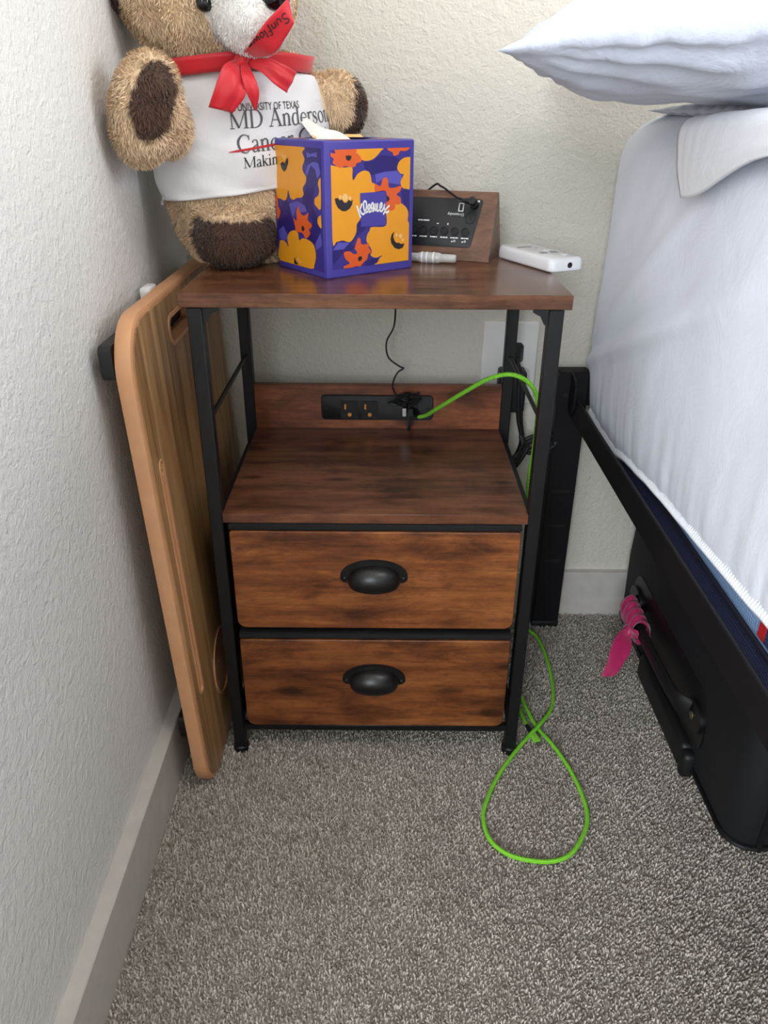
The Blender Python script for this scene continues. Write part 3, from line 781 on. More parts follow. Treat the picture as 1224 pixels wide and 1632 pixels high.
ins = [(cxm+(p[0]-cxm)*0.975, cym+(p[1]-cym)*0.955) for p in out]
pt.loft([[kpt(u, t, 0) for u, t in out], [kpt(u, t, 0.0012) for u, t in out], [kpt(u, t, 0.0018) for u, t in ins]])
bpan = pt.build('back_panel', 'black_plastic', ck, angle=30)
for i in range(6):
    mb = MB(); u = 0.0335+i*0.0132; t = 0.0345
    T = lambda uu, vv, h, u=u, t=t: kpt(u+uu, t+vv, h)
    mb.prism([ring2(0, 0, 0.0052, 20), ring2(0, 0, 0.0042, 20)], T, 0.0016, 0.0034)
    mb.prism([ring2(0, 0, 0.0038, 20)], T, 0.0016, 0.0028)
    mb.build('button', 'black_dull', bpan)
sp = MB()
T = lambda uu, vv, h: kpt(0.0298+uu, 0.0515+vv, h)
for k in range(8):
    a0 = 2*PI*k/8
    for rr_ in (0.0055,):
        sp.prism([ring2(rr_*math.cos(a0), rr_*math.sin(a0), 0.0012, 8)], T, 0.0017, 0.0022)
sp.prism([ring2(0, 0, 0.0072, 24), ring2(0, 0, 0.0066, 24)], T, 0.0017, 0.0024)
sp.prism([ring2(0, 0, 0.0018, 12)], T, 0.0017, 0.0024)
sp.build('speaker_grille', 'black_dull', bpan)
us = MB()
us.prism([rrect(0.0395, 0.0460, 0.0585, 0.0690, 0.0006, 2)], kpt, 0.0016, 0.0035)
us.build('usb_port', 'steel_bright', bpan)
ui = MB(); ui.prism([rrect(0.0408, 0.0447, 0.0598, 0.0678, 0.0004, 2)], kpt, 0.0034, 0.0038)
ui.build('usb_port', 'black_dull', bpan)
jk = MB(); jk.prism([ring2(0.0268, 0.0672, 0.0052, 20)], kpt, 0.0016, 0.009); jk.prism([ring2(0.0268, 0.0672, 0.0036, 20)], kpt, 0.009, 0.0125)
jk.build('power_jack', 'black_dull', bpan)
lt = MB()
# the clock stands on its head, so its lettering is upside down
TK = lambda u, v, h: kpt(u, v, 0.00185)
lettering(lt, 'Dreamsky', 0.0050, 0.0385, 0.0570, 0.0, lambda u, v, h: kpt(u, 2*0.0570-v, 0.00185))
def marks(u0, t0, ws, hgt=0.0015, gap=0.0006):
    u = u0
    for w_ in ws:
        lt.prism([rrect(u, u+w_, t0, t0+hgt, 0.0001, 1)], kpt, 0.0017, 0.0019); u += w_+gap
for i in range(6):
    u = 0.0285+i*0.0132
    marks(u, 0.0262, ((0.0035, 0.0014, 0.0032), (0.003, 0.0034, 0.002), (0.0024, 0.003, 0.0026), (0.0012, 0.0045, 0.002), (0.003, 0.0016, 0.0016, 0.0014), (0.0034, 0.003))[i])
for u in (0.0325, 0.0457):
    lt.prism([ring2(u, 0.0232, 0.0014, 10), ring2(u, 0.0232, 0.0008, 10)], kpt, 0.0017, 0.0019)
    lt.prism([ring2(u+0.003, 0.0224, 0.0010, 8)], kpt, 0.0017, 0.0019)
marks(0.0560, 0.0422, (0.0016,), 0.0022); marks(0.0685, 0.0428, (0.0024,), 0.0012)
marks(0.0210, 0.0712, (0.0022, 0.0034), 0.002); marks(0.0810, 0.0460, (0.0075, 0.0065))
lt.build('lettering', 'white_print', bpan, smooth=False)

# cable of the clock: from the jack over the top, down behind the stand to the bundle at the charging panel
cc = thing('clock_power_cable', 'thin black cable running from the clock down to a tied bundle', 'cable', (0.03, 0.30, 0.40))
path = [kpt(0.0285, 0.0672, 0.0125), kpt(0.034, 0.0685, 0.016), kpt(0.046, 0.071, 0.014), kpt(0.060, 0.0805, 0.008), kpt(0.073, 0.089, 0.001), cpt(0.084, 0.043, CHT+0.004),
        Vector((0.038, 0.262, 0.675)), Vector((0.030, 0.295, 0.640)), Vector((0.0262, 0.312, 0.60)), Vector((0.0245, 0.305, 0.55)), Vector((0.0222, 0.292, 0.52)), Vector((0.0119, 0.290, 0.4978)),
        Vector((0.0146, 0.290, 0.476)), Vector((0.030, 0.288, 0.4635)), Vector((0.0365, 0.287, 0.4606)), Vector((0.0285, 0.286, 0.455)), Vector((0.0225, 0.282, 0.444)), Vector((0.0215, 0.270, 0.436)), Vector((0.028, 0.262, 0.426)), Vector((0.040, 0.258, 0.424))]
MB().tube(spline(path, 7), 0.0013, 8).build('cord', 'black_rubber', cc)
plug = MB(); plug.prism([ring2(0.0268, 0.0672, 0.0045, 18)], kpt, 0.0125, 0.0195)
a = kpt(0.0268, 0.0672, 0.016); plug.tube([a, a-cxv*0.006, a-cxv*0.013], [0.004, 0.0036, 0.0022], 12)
plug.build('barrel_plug', 'black_rubber', cc)
bun = MB(); rnd = random.Random(5)
for k in range(9):
    ph = rnd.uniform(0, 6.28); pts = []
    ax, az = rnd.uniform(0.011, 0.019), rnd.uniform(0.0035, 0.0085); tl = rnd.uniform(-0.5, 0.5)
    ox, oy, oz = rnd.uniform(-0.002, 0.003), rnd.uniform(-0.004, 0.004), rnd.uniform(-0.002, 0.003)
    for i in range(17):
        t = 2*PI*i/16+ph
        x_, z_ = ax*math.cos(t), az*math.sin(t)
        pts.append((0.0440+ox+x_*math.cos(tl)-z_*math.sin(tl), 0.2565+oy+0.003*math.sin(2*t+k), 0.4235+oz+x_*math.sin(tl)*0.6+z_*math.cos(tl)))
    bun.tube(spline(pts, 3), 0.0013, 6)
for s in (((0.045, 0.255, 0.428), (0.054, 0.252, 0.434), (0.0585, 0.251, 0.437)), ((0.028, 0.256, 0.424), (0.018, 0.256, 0.4215), (0.016, 0.258, 0.418), (0.026, 0.256, 0.4165))):
    bun.tube(spline(list(s), 6), 0.0015, 6)
for k in range(3):
    bun.tube([(0.0425+0.0016*math.cos(t), 0.2565+0.009*math.sin(t), 0.4235+0.0105*math.cos(t)) for t in [2*PI*i/14 for i in range(15)]], 0.0012, 6)
bun.build('cable_bundle', 'black_rubber', cc)
up_ = MB()
up_.prism([rrect(0.0355, 0.0405, 0.3985, 0.4105, 0.001, 2)], lambda u, v, h: (u, 0.2675-h, v), 0.0, 0.010)
up_.build('usb_plug', 'steel_bright', cc)
ub = MB()
ub.prism([rrect(0.0430, 0.0500, 0.396, 0.4135, 0.0015, 3)], lambda u, v, h: (u, 0.2672-h, v), 0.0, 0.020)
ub.tube(spline([(0.0465, 0.250, 0.404), (0.0468, 0.243, 0.396), (0.0455, 0.243, 0.386), (0.0435, 0.246, 0.383), (0.043, 0.250, 0.392), (0.044, 0.2535, 0.410), (0.045, 0.255, 0.42)], 6), 0.0016, 8)
ub.build('usb_plug', 'black_rubber', cc)

# clear sleeve connector lying in front of the clock
cs = thing('cable_connector', 'short clear plastic cable connector lying in front of the clock', 'connector', (0.069, 0.179, H))
q0 = Vector((0.036, 0.1865, H)); q1 = Vector((0.0945, 0.172, H)); d = (q1-q0); L_ = d.length; d.normalize()
def seg(name, a, b, r, mat, par):
    n = 9
    prof = [(a+(b-a)*i/(n-1), r*(0.82 if i in (0, n-1) else 1.0)) for i in range(n)]
    mb = MB(); mb.tube([q0+d*t+Vector((0, 0, 0.0064)) for t, _ in prof], [x for _, x in prof], 14)
    return mb.build(name, mat, par)
seg('end_cap', 0.0, 0.016, 0.0048, 'clear_plastic', cs)
seg('sleeve', 0.014, 0.042, 0.0063, 'clear_plastic', cs)
seg('end_cap', 0.040, L_, 0.0048, 'clear_plastic', cs)
for t in (0.018, 0.024, 0.032):
    seg('ring', t, t+0.002, 0.0066, 'white_plastic', cs)

# ------------------------------------------------------------------ white remote overhanging the right edge
rm = thing('remote_control', 'small white remote control overhanging the right edge of the nightstand', 'remote', (0.185, 0.165, H))
r0 = Vector((0.1975, 0.1145, H+0.0004)); rl = Vector((-0.425, 0.905, 0)).normalized(); rw = Vector((rl.y, -rl.x, 0))
def rpt(u, v, h): return r0+rl*u+rw*v+Vector((0, 0, h))
RLEN, RWID, RTH = 0.115, 0.047, 0.0155
mb = MB(); rings = []
for ins, h, rad in ((0.003, 0, 0.006), (0.0006, 0.0012, 0.008), (0.0, 0.003, 0.0085), (0.0, 0.0105, 0.0085), (0.0008, 0.0135, 0.008), (0.003, RTH, 0.006)):
    rings.append([rpt(u, v, h) for u, v in rrect(ins, RLEN-ins, ins, RWID-ins, rad, 6)])
mb.loft(rings)
rb = mb.build('case', 'white_plastic', rm, angle=50)
for u0, u1, v0, v1 in ((0.036, 0.044, 0.012, 0.021), (0.036, 0.044, 0.027, 0.036), (0.018, 0.025, 0.03, 0.036), (0.052, 0.058, 0.028, 0.036), (0.082, 0.087, 0.010, 0.03)):
    b2 = MB(); b2.prism([rrect(u0, u1, v0, v1, 0.0015, 3)], rpt, RTH-0.0002, RTH+0.0006)
    b2.build('button', 'grey_print' if u0 in (0.036, 0.082) else 'white_plastic', rm)
b3 = MB(); b3.cyl(rpt(0.074, 0.030, RTH-0.0002), (0, 0, 1), 0.0016, 0.0006, 12); b3.build('indicator', 'grey_print', rm)
b4 = MB(); b4.cyl(rpt(0.0006, RWID*0.55, 0.0075), -rl, 0.0032, 0.001, 16); b4.build('infrared_window', 'black_plastic', rm)

# ------------------------------------------------------------------ wall outlet, plug, power cord
wp = thing('wall_outlet', 'white wall outlet plate behind the right rear leg', 'outlet', (0.1955, YB, 0.388))
mb = MB()
T = lambda u, v, h: (u, YB-h, v)
mb.loft([[T(u, v, h) for u, v in rrect(0.1535+i, 0.2375-i, 0.3885+i, 0.5145-i, 0.003, 4)] for i, h in ((0, 0), (0, 0.003), (0.002, 0.0055), (0.004, 0.006))])
pl = mb.build('plate', 'plate_white', wp, angle=30)
for cz in (0.471, 0.432):
    mb = MB(); cx_ = 0.2015
    lp = [(cx_+0.0172*math.cos(t), cz+max(-0.0142, min(0.0142, 0.0172*math.sin(t)))) for t in [2*PI*k/36 for k in range(36)]]
    mb.prism([lp], T, 0.0055, 0.0085)
    mb.build('receptacle', 'white_plastic', wp, angle=30)
    sl_ = MB()
    for a0, a1 in ((-0.0068, -0.0048), (0.0048, 0.0068)):
        sl_.prism([rrect(cx_+a0, cx_+a1, cz-0.001, cz+0.007, 0.0003, 1)], T, 0.0086, 0.0089)
    sl_.prism([ring2(cx_, cz-0.0075, 0.0024, 12)], T, 0.0086, 0.0089)
    sl_.build('slot', 'black_dull', wp)
pc = thing('power_cord', 'coiled black power cord of the nightstand plugged into the wall outlet', 'cord', (0.22, 0.31, 0.28))
mb = MB()
lp = rrect(-0.0125, 0.0125, -0.014, 0.014, 0.005, 4)
mb.loft([[(0.2015+u*s, 0.339-h, 0.471+v*s) for u, v in lp] for h, s in ((0, 1), (0.008, 1), (0.012, 0.85), (0.018, 0.6), (0.022, 0.5))])
mb.build('plug', 'black_rubber', pc)
mb = MB()
mb.tube(spline([(0.2015, 0.317, 0.468), (0.2035, 0.309, 0.458), (0.2065, 0.308, 0.440), (0.2085, 0.308, 0.405), (0.2120, 0.309, 0.375), (0.2190, 0.309, 0.345), (0.2160, 0.308, 0.325), (0.206, 0.304, 0.305), (0.200, 0.300, 0.285)], 8), 0.0036, 10)
mb.tube(spline([(0.2055, 0.316, 0.458), (0.2095, 0.312, 0.440), (0.2130, 0.312, 0.405), (0.2160, 0.312, 0.37), (0.222, 0.313, 0.340)], 8), 0.0034, 10)
rnd = random.Random(11)
for k in range(4):
    pts = []; ph = rnd.uniform(0, 6.28); ox = rnd.uniform(-0.003, 0.003); oz = rnd.uniform(-0.004, 0.004); oy = rnd.uniform(-0.006, 0.004)
    for i in range(19):
        t = 2*PI*i/18+ph
        pts.append((0.2435+ox+0.0255*math.cos(t)+0.004*math.sin(t), 0.307+oy+0.004*math.sin(2*t), 0.338+oz+0.0125*math.sin(t)+0.10*0.0255*math.cos(t)))
    mb.tube(spline(pts, 3), 0.0034, 8)
for k in range(4):
    mb.tube(spline([(0.2255+0.001*k, 0.306-0.003*k, 0.345-0.003*k), (0.217, 0.305-0.003*k, 0.325-0.004*k), (0.205, 0.303-0.002*k, 0.313-0.006*k), (0.193, 0.300, 0.306-0.008*k)], 6), 0.0032, 8)
mb.tube(spline([(0.217, 0.303, 0.352), (0.2195, 0.2985, 0.343), (0.217, 0.299, 0.332)], 5), 0.0045, 8)
mb.build('cord', 'black_rubber', pc)
tie = MB(); tie.box((0.266, 0.297, 0.333), (0.273, 0.317, 0.345), 0.002, 2); tie.build('cable_tie', 'black_plastic', pc)
ad = thing('plug_adapter', 'black plug-in adapter behind the right rear leg, below the cord plug', 'adapter', (0.2, 0.32, 0.385))
mb = MB(); mb.box((0.1785, 0.3065, 0.3865), (0.2185, 0.3385, 0.4495), 0.004, 3); mb.build('housing', 'black_plastic', ad)
mb = MB(); mb.box((0.1925, 0.3386, 0.424), (0.2105, 0.3392, 0.444), 0.0002, 1); mb.build('prong_face', 'black_dull', ad)

# ------------------------------------------------------------------ green braided charging cable
gc = thing('charging_cable', 'bright green braided charging cable looping from the panel to the carpet', 'cable', (0.2, -0.02, 0.0))
zf = 0.0078
up = [(0.0585, 0.2480, 0.4015), (0.068, 0.236, 0.4085), (0.0836, 0.205, 0.4315), (0.113, 0.172, 0.4645), (0.1415, 0.152, 0.4895), (0.1687, 0.1500, 0.4956), (0.1930, 0.152, 0.4835), (0.2075, 0.162, 0.4568), (0.2130, 0.180, 0.415), (0.2165, 0.2, 0.3695), (0.2175, 0.216, 0.310), (0.228, 0.230, 0.225), (0.239, 0.256, 0.11), (0.244, 0.286, 0.04), (0.247, 0.291, 0.016)]
fl_ = [(0.2555, 0.279, 0.009), (0.2666, 0.2604, zf), (0.2727, 0.2072, zf), (0.2700, 0.1384, zf), (0.2589, 0.0892, zf), (0.2353, 0.0507, zf+0.0035), (0.2133, 0.0256, zf+0.002), (0.1865, -0.0088, zf), (0.16, -0.0503, zf), (0.1412, -0.0920, zf), (0.1362, -0.1165, zf), (0.1407, -0.1444, zf), (0.1572, -0.1639, zf), (0.1818, -0.1732, zf), (0.2112, -0.1747, zf), (0.2358, -0.1632, zf), (0.2572, -0.1342, zf), (0.2675, -0.1057, zf), (0.2674, -0.0705, zf), (0.26, -0.0274, zf), (0.2464, 0.0139, zf), (0.2308, 0.0497, zf-0.0016), (0.2225, 0.0832, zf), (0.2151, 0.1192, zf+0.002), (0.2065, 0.1330, zf+0.002), (0.2045, 0.1150, zf), (0.2114, 0.0830, zf), (0.2160, 0.0500, zf+0.001)]
MB().tube(spline(up+fl_, 7), 0.0029, 10).build('cord', 'cable_green', gc)
mb = MB()
e0 = Vector((0.0590, 0.247, 0.4018)); 
mb.tube([(0.0535, 0.2665, 0.4045), (0.0548, 0.258, 0.4035), (0.0575, 0.250, 0.4022), (0.0592, 0.2472, 0.4018)], [0.0042, 0.0042, 0.0036, 0.0028], 10)
mb.build('plug', 'black_rubber', gc)
k0 = Vector((0.2155, 0.0520, zf+0.001)); k1 = Vector((0.2262, 0.0200, zf)); dd = (k1-k0).normalized(); sw = Vector((-dd.y, dd.x, 0))
mb = MB(); mb.tube([k0, k0+dd*0.006, k0+dd*0.018], [0.0028, 0.0031, 0.0034], 10); mb.build('strain_relief', 'black_rubber', gc)
mb = MB()
lp = rrect(-0.0052, 0.0052, -0.0031, 0.0031, 0.0024, 4)
mb.loft([[k0+dd*t+sw*u*s+Vector((0, 0, v*s+0.0005)) for u, v in lp] for t, s in ((0.0175, 0.8), (0.019, 1.0), (0.034, 1.0), (0.0355, 0.9))])
mb.build('plug_shell', 'cable_green', gc)
mb = MB(); lp = rrect(-0.0042, 0.0042, -0.0013, 0.0013, 0.0012, 4)
mb.loft([[k0+dd*t+sw*u+Vector((0, 0, v+0.0005)) for u, v in lp] for t in (0.035, 0.0415)])
mb.build('metal_tip', 'steel_bright', gc)

# ------------------------------------------------------------------ plush bear leaning in the corner
BO = Vector((-0.155, 0.205, H))
bear = thing('teddy_bear', 'large tan plush bear in a white printed shirt on the nightstand', 'teddy bear', BO, math.radians(25))
ZT = [0.0, 0.03, 0.065, 0.09, 0.117, 0.15, 0.175, 0.192, 0.205, 0.22]
AT = [0.060, 0.081, 0.0905, 0.0965, 0.1005, 0.0985, 0.0915, 0.0835, 0.076, 0.07]
BT = [0.045, 0.055, 0.0600, 0.0630, 0.0645, 0.0620, 0.0580, 0.0540, 0.050, 0.046]
def tor(z):
    return float(np.interp(z, ZT, AT)), float(np.interp(z, ZT, BT))
def CX(z): return -0.003+0.02*(z-0.1)
def ell(c, r, rot=(0, 0, 0), nu=32, nv=20):
    mb = MB().ball((0, 0, 0), r, nu, nv)
    from mathutils import Euler
    R_ = Euler(rot).to_matrix()
    return [R_ @ Vector(p)+Vector(c) for p in mb.v], mb.f
body = MB()
# torso
rings = []
for i in range(23):
    z = 0.002+0.216*i/22
    a, b_ = tor(z)
    rings.append([(CX(z)+a*math.cos(t), b_*math.sin(t), z) for t in [2*PI*k/48 for k in range(48)]])
body.loft(rings)
HEADC = Vector((-0.030, -0.004, 0.282)); HR_ = (0.0955, 0.078, 0.084)
ARML = (Vector((-0.1245, -0.098, 0.163)), (0.0335, 0.033, 0.054), (0.30, 0.30, -0.15))
ARMR = (Vector((0.116, 0.004, 0.166)), (0.036, 0.034, 0.038), (0, 0.2, 0.2))
FOOT = (Vector((-0.034, -0.044, 0.0365)), (0.0475, 0.044, 0.0365), (0.25, 0, 0.0))
FOOT2 = (Vector((0.056, -0.018, 0.034)), (0.033, 0.030, 0.033), (0, 0, 0))
MUZ = (Vector((-0.006, -0.082, 0.252)), (0.040, 0.036, 0.042), (0.15, 0.0, 0.0))
EARL = (Vector((-0.119, 0.004, 0.292)), (0.021, 0.018, 0.036), (0.0, 0.12, 0.0))
EARR = (Vector((0.038, 0.01, 0.352)), (0.030, 0.018, 0.030), (0.0, 0.3, 0.0))
for c, r, rot in ((HEADC, HR_, (0, 0, 0)), ARML, ARMR, FOOT, FOOT2, MUZ, EARL, EARR, (Vector((-0.100, -0.058, 0.148)), (0.026, 0.036, 0.030), (0, 0, 0)), (Vector((0.086, 0.0, 0.170)), (0.03, 0.026, 0.032), (0, 0, 0))):
    v, f = ell(c, r, rot)
    body.add(v, f)
tmp = body.build('body', 'plush_fur', None, local=True)
md = tmp.modifiers.new('weld', 'REMESH'); md.mode = 'VOXEL'; md.voxel_size = 0.0042
sd = tmp.modifiers.new('soft', 'SMOOTH'); sd.iterations = 9; sd.factor = 0.5
dg = bpy.context.evaluated_depsgraph_get(); dg.update()
bme = bpy.data.meshes.new_from_object(tmp.evaluated_get(dg))
bpy.data.objects.remove(tmp)
bme.name = 'body'
TAN, BROWN, WHITE = (np.array(srgb(*c)[:3]) for c in ((234, 206, 170), (88, 66, 54), (246, 244, 240)))
def inv_e(p, E, grow=1.0):
    from mathutils import Euler
    q = Euler(E[2]).to_matrix().inverted() @ (Vector(p)-E[0])
    return q, (q.x/E[1][0]/grow)**2+(q.y/E[1][1]/grow)**2+(q.z/E[1][2]/grow)**2
def fur_col(p, n):
    x, y, z = p
    q, d = inv_e(p, ARML, 1.12)
    if d < 1 and x < -0.085:
        # oval pad on the inner face of the raised paw
        if ((q.x-0.004)/0.0195)**2+((q.z-0.016)/0.034)**2 < 1 and q.y < -0.005: return BROWN
    q, d = inv_e(p, ARMR, 1.15)
    if d < 1 and q.x > 0.004+0.1*q.z: return BROWN
    q, d = inv_e(p, FOOT, 1.1)
    if d < 1 and y < -0.045 and q.z < 0.0255-0.10*abs(q.x): return BROWN
    q, d = inv_e(p, FOOT2, 1.1)
    if d < 1 and y < -0.03: return BROWN
    for E in (EARL, EARR):
        q, d = inv_e(p, E, 1.15)
        if d < 1: return BROWN
    q, d = inv_e(p, MUZ, 1.12)
    if d < 1 and y < -0.052: return WHITE
    if -0.040 < x < 0.03 and y < -0.05 and z > 0.235 and z < 0.345 and abs(x+0.008) < 0.033-0.12*(z-0.25): return WHITE
    return TAN
nv_ = len(bme.vertices)
co = np.zeros(nv_*3); bme.vertices.foreach_get('co', co); co = co.reshape(-1, 3)
no = np.zeros(nv_*3); bme.vertices.foreach_get('normal', no); no = no.reshape(-1, 3)
cols = np.ones((nv_, 4))
for i in range(nv_): cols[i, :3] = fur_col(co[i], no[i])
at = bme.color_attributes.new('Col', 'FLOAT_COLOR', 'POINT'); at.data.foreach_set('color', cols.reshape(-1))
bme.polygons.foreach_set('use_smooth', [True]*len(bme.polygons))
bme.materials.clear(); bme.materials.append(MATS['plush_fur'])
bo = bpy.data.objects.new('body', bme); COL.objects.link(bo); bo.parent = bear
# fur: short blades over the plush, except under the shirt
def shirt_top(x): return 0.196
def shirt_hem(x, y=-0.05): return 0.077+0.115*x+(0.006 if y < 0 else 0)
def in_shirt(p):
    x, y, z = p
    a, b_ = tor(min(max(z, 0), 0.22))
    return shirt_hem(x)+0.004 < z < shirt_top(x)-0.003 and ((x-CX(z))/(a+0.008))**2+(y/(b_+0.008))**2 < 1
rng = np.random.default_rng(5)
me_t = bme; me_t.calc_loop_triangles()
ntri = len(me_t.loop_triangles)
tv = np.zeros(ntri*3, dtype=np.int32); me_t.loop_triangles.foreach_get('vertices', tv); tv = tv.reshape(-1, 3)
A3 = co[tv]; ar = np.linalg.norm(np.cross(A3[:, 1]-A3[:, 0], A3[:, 2]-A3[:, 0]), axis=1)
NF = 85000
idx = rng.choice(ntri, NF, p=ar/ar.sum())
w = rng.dirichlet((1, 1, 1), NF)
P0 = (A3[idx]*w[:, :, None]).sum(1); N0 = (no[tv[idx]]*w[:, :, None]).sum(1); N0 /= np.linalg.norm(N0, axis=1)[:, None]
C0_ = (cols[tv[idx]][:, :, :3]*w[:, :, None]).sum(1)
keep = np.array([not in_shirt(p) for p in P0]) & (P0[:, 2] > 0.003)
P0, N0, C0_ = P0[keep], N0[keep], C0_[keep]; n = len(P0)
comb = np.array([0.15, -0.1, -0.75])
clump = np.stack([np.sin(P0[:, 0]*210+P0[:, 2]*90), np.cos(P0[:, 1]*190+P0[:, 0]*60), np.sin(P0[:, 2]*230)], 1)*0.45
D = comb+clump+rng.normal(0, 0.35, (n, 3)); D -= N0*(D*N0).sum(1)[:, None]
Ln = rng.uniform(0.0040, 0.0078, n)[:, None]
Ln = Ln*np.where(C0_[:, 2:3] > 0.7, 0.45, 1.0)
sd_ = np.cross(N0, D); sd_ /= np.linalg.norm(sd_, axis=1)[:, None]+1e-9
wd = rng.uniform(0.00035, 0.0006, n)[:, None]
Mid = P0+N0*Ln*0.55+D*Ln*0.28; Tip = P0+N0*Ln*0.75+D*Ln*0.8
Tip[:, 2] = np.maximum(Tip[:, 2], 0.0006); Mid[:, 2] = np.maximum(Mid[:, 2], 0.0006)
V = np.stack([P0-sd_*wd, P0+sd_*wd, Mid-sd_*wd*.9, Mid+sd_*wd*.9, Tip], 1)
fme = bpy.data.meshes.new('fur')
fme.vertices.add(n*5); fme.vertices.foreach_set('co', V.reshape(-1))
tq = np.array([[0, 1, 3], [0, 3, 2], [2, 3, 4]])
F = (tq[None]+(np.arange(n)*5)[:, None, None]).reshape(-1).astype(np.int32)
fme.loops.add(len(F)); fme.loops.foreach_set('vertex_index', F)
fme.polygons.add(n*3); fme.polygons.foreach_set('loop_start', np.arange(n*3, dtype=np.int32)*3)
fme.update(calc_edges=True)
fme.polygons.foreach_set('use_smooth', [True]*(n*3))
cc_ = np.ones((n, 5, 4)); cc_[:, :, :3] = np.clip(C0_*rng.uniform(0.8, 1.15, n)[:, None], 0, 1)[:, None, :]
at = fme.color_attributes.new('Col', 'FLOAT_COLOR', 'POINT'); at.data.foreach_set('color', cc_.reshape(-1))
fme.materials.append(MATS['plush_fur'])
fo = bpy.data.objects.new('fur', fme); COL.objects.link(fo); fo.parent = bo; fo['kind'] = 'stuff'
# eyes and nose
MB().ball((-0.0525, -0.0785, 0.2575), (0.0085, 0.0065, 0.0085), 18, 12).build('eye', 'eye_black', bear, local=True)
MB().ball((0.020, -0.066, 0.302), (0.0085, 0.0065, 0.0085), 18, 12).build('eye', 'eye_black', bear, local=True)
MB().ball((0.0085, -0.1165, 0.2600), (0.0145, 0.008, 0.0105), 18, 12).build('nose', 'eye_black', bear, local=True)
# shirt
sh = MB(); P = []
NS, NT = 60, 160
for j in range(NT):
    t = 2*PI*j/NT; row = []
    for i in range(NS):
        f = i/(NS-1)
        xx = CX(0.12)+0.098*math.cos(t)
        zb = shirt_hem(xx, math.sin(t)); z = zb+(0.1965-0.004*math.sin(t)-zb)*f
        a, b_ = tor(z)
        wr = 0.0011*math.sin(9*t+16*f+1.5*math.sin(5*f*3))*(1-f)**1.2+0.0009*math.sin(3*t+28*z*4)+0.0010*noise.noise(Vector((math.cos(t)*3, math.sin(t)*3, z*42)))
        wr += 0.0022*math.exp(-((math.sin(t)*-1-0.35)/0.5)**2)*math.sin(70*z+3.4*math.cos(t))*math.exp(-((math.cos(t)+0.72)/0.35)**2)
        k = 0.0062+wr+(0.0012 if f < 0.03 else 0)
        row.append((CX(z)+(a+k)*math.cos(t), (b_+k)*math.sin(t), z))
    P.append(row)
sh.grid(P, closed_u=True)
shirt = sh.build('shirt', 'shirt_cotton', bear, local=True)
sm = shirt.modifiers.new('cloth', 'SOLIDIFY'); sm.thickness = 0.0015; sm.offset = -1
bmx = bmesh.new(); bmx.from_mesh(shirt.data); bvh = BVHTree.FromBMesh(bmx); bmx.free()
def onshirt(u, v, h, lift=0.0007):
    hit = bvh.ray_cast(Vector((u, -0.4, v)), Vector((0, 1, 0)))
    if hit[0] is None: return (u, -0.02, v)
    return hit[0]+Vector((0, -lift, 0))
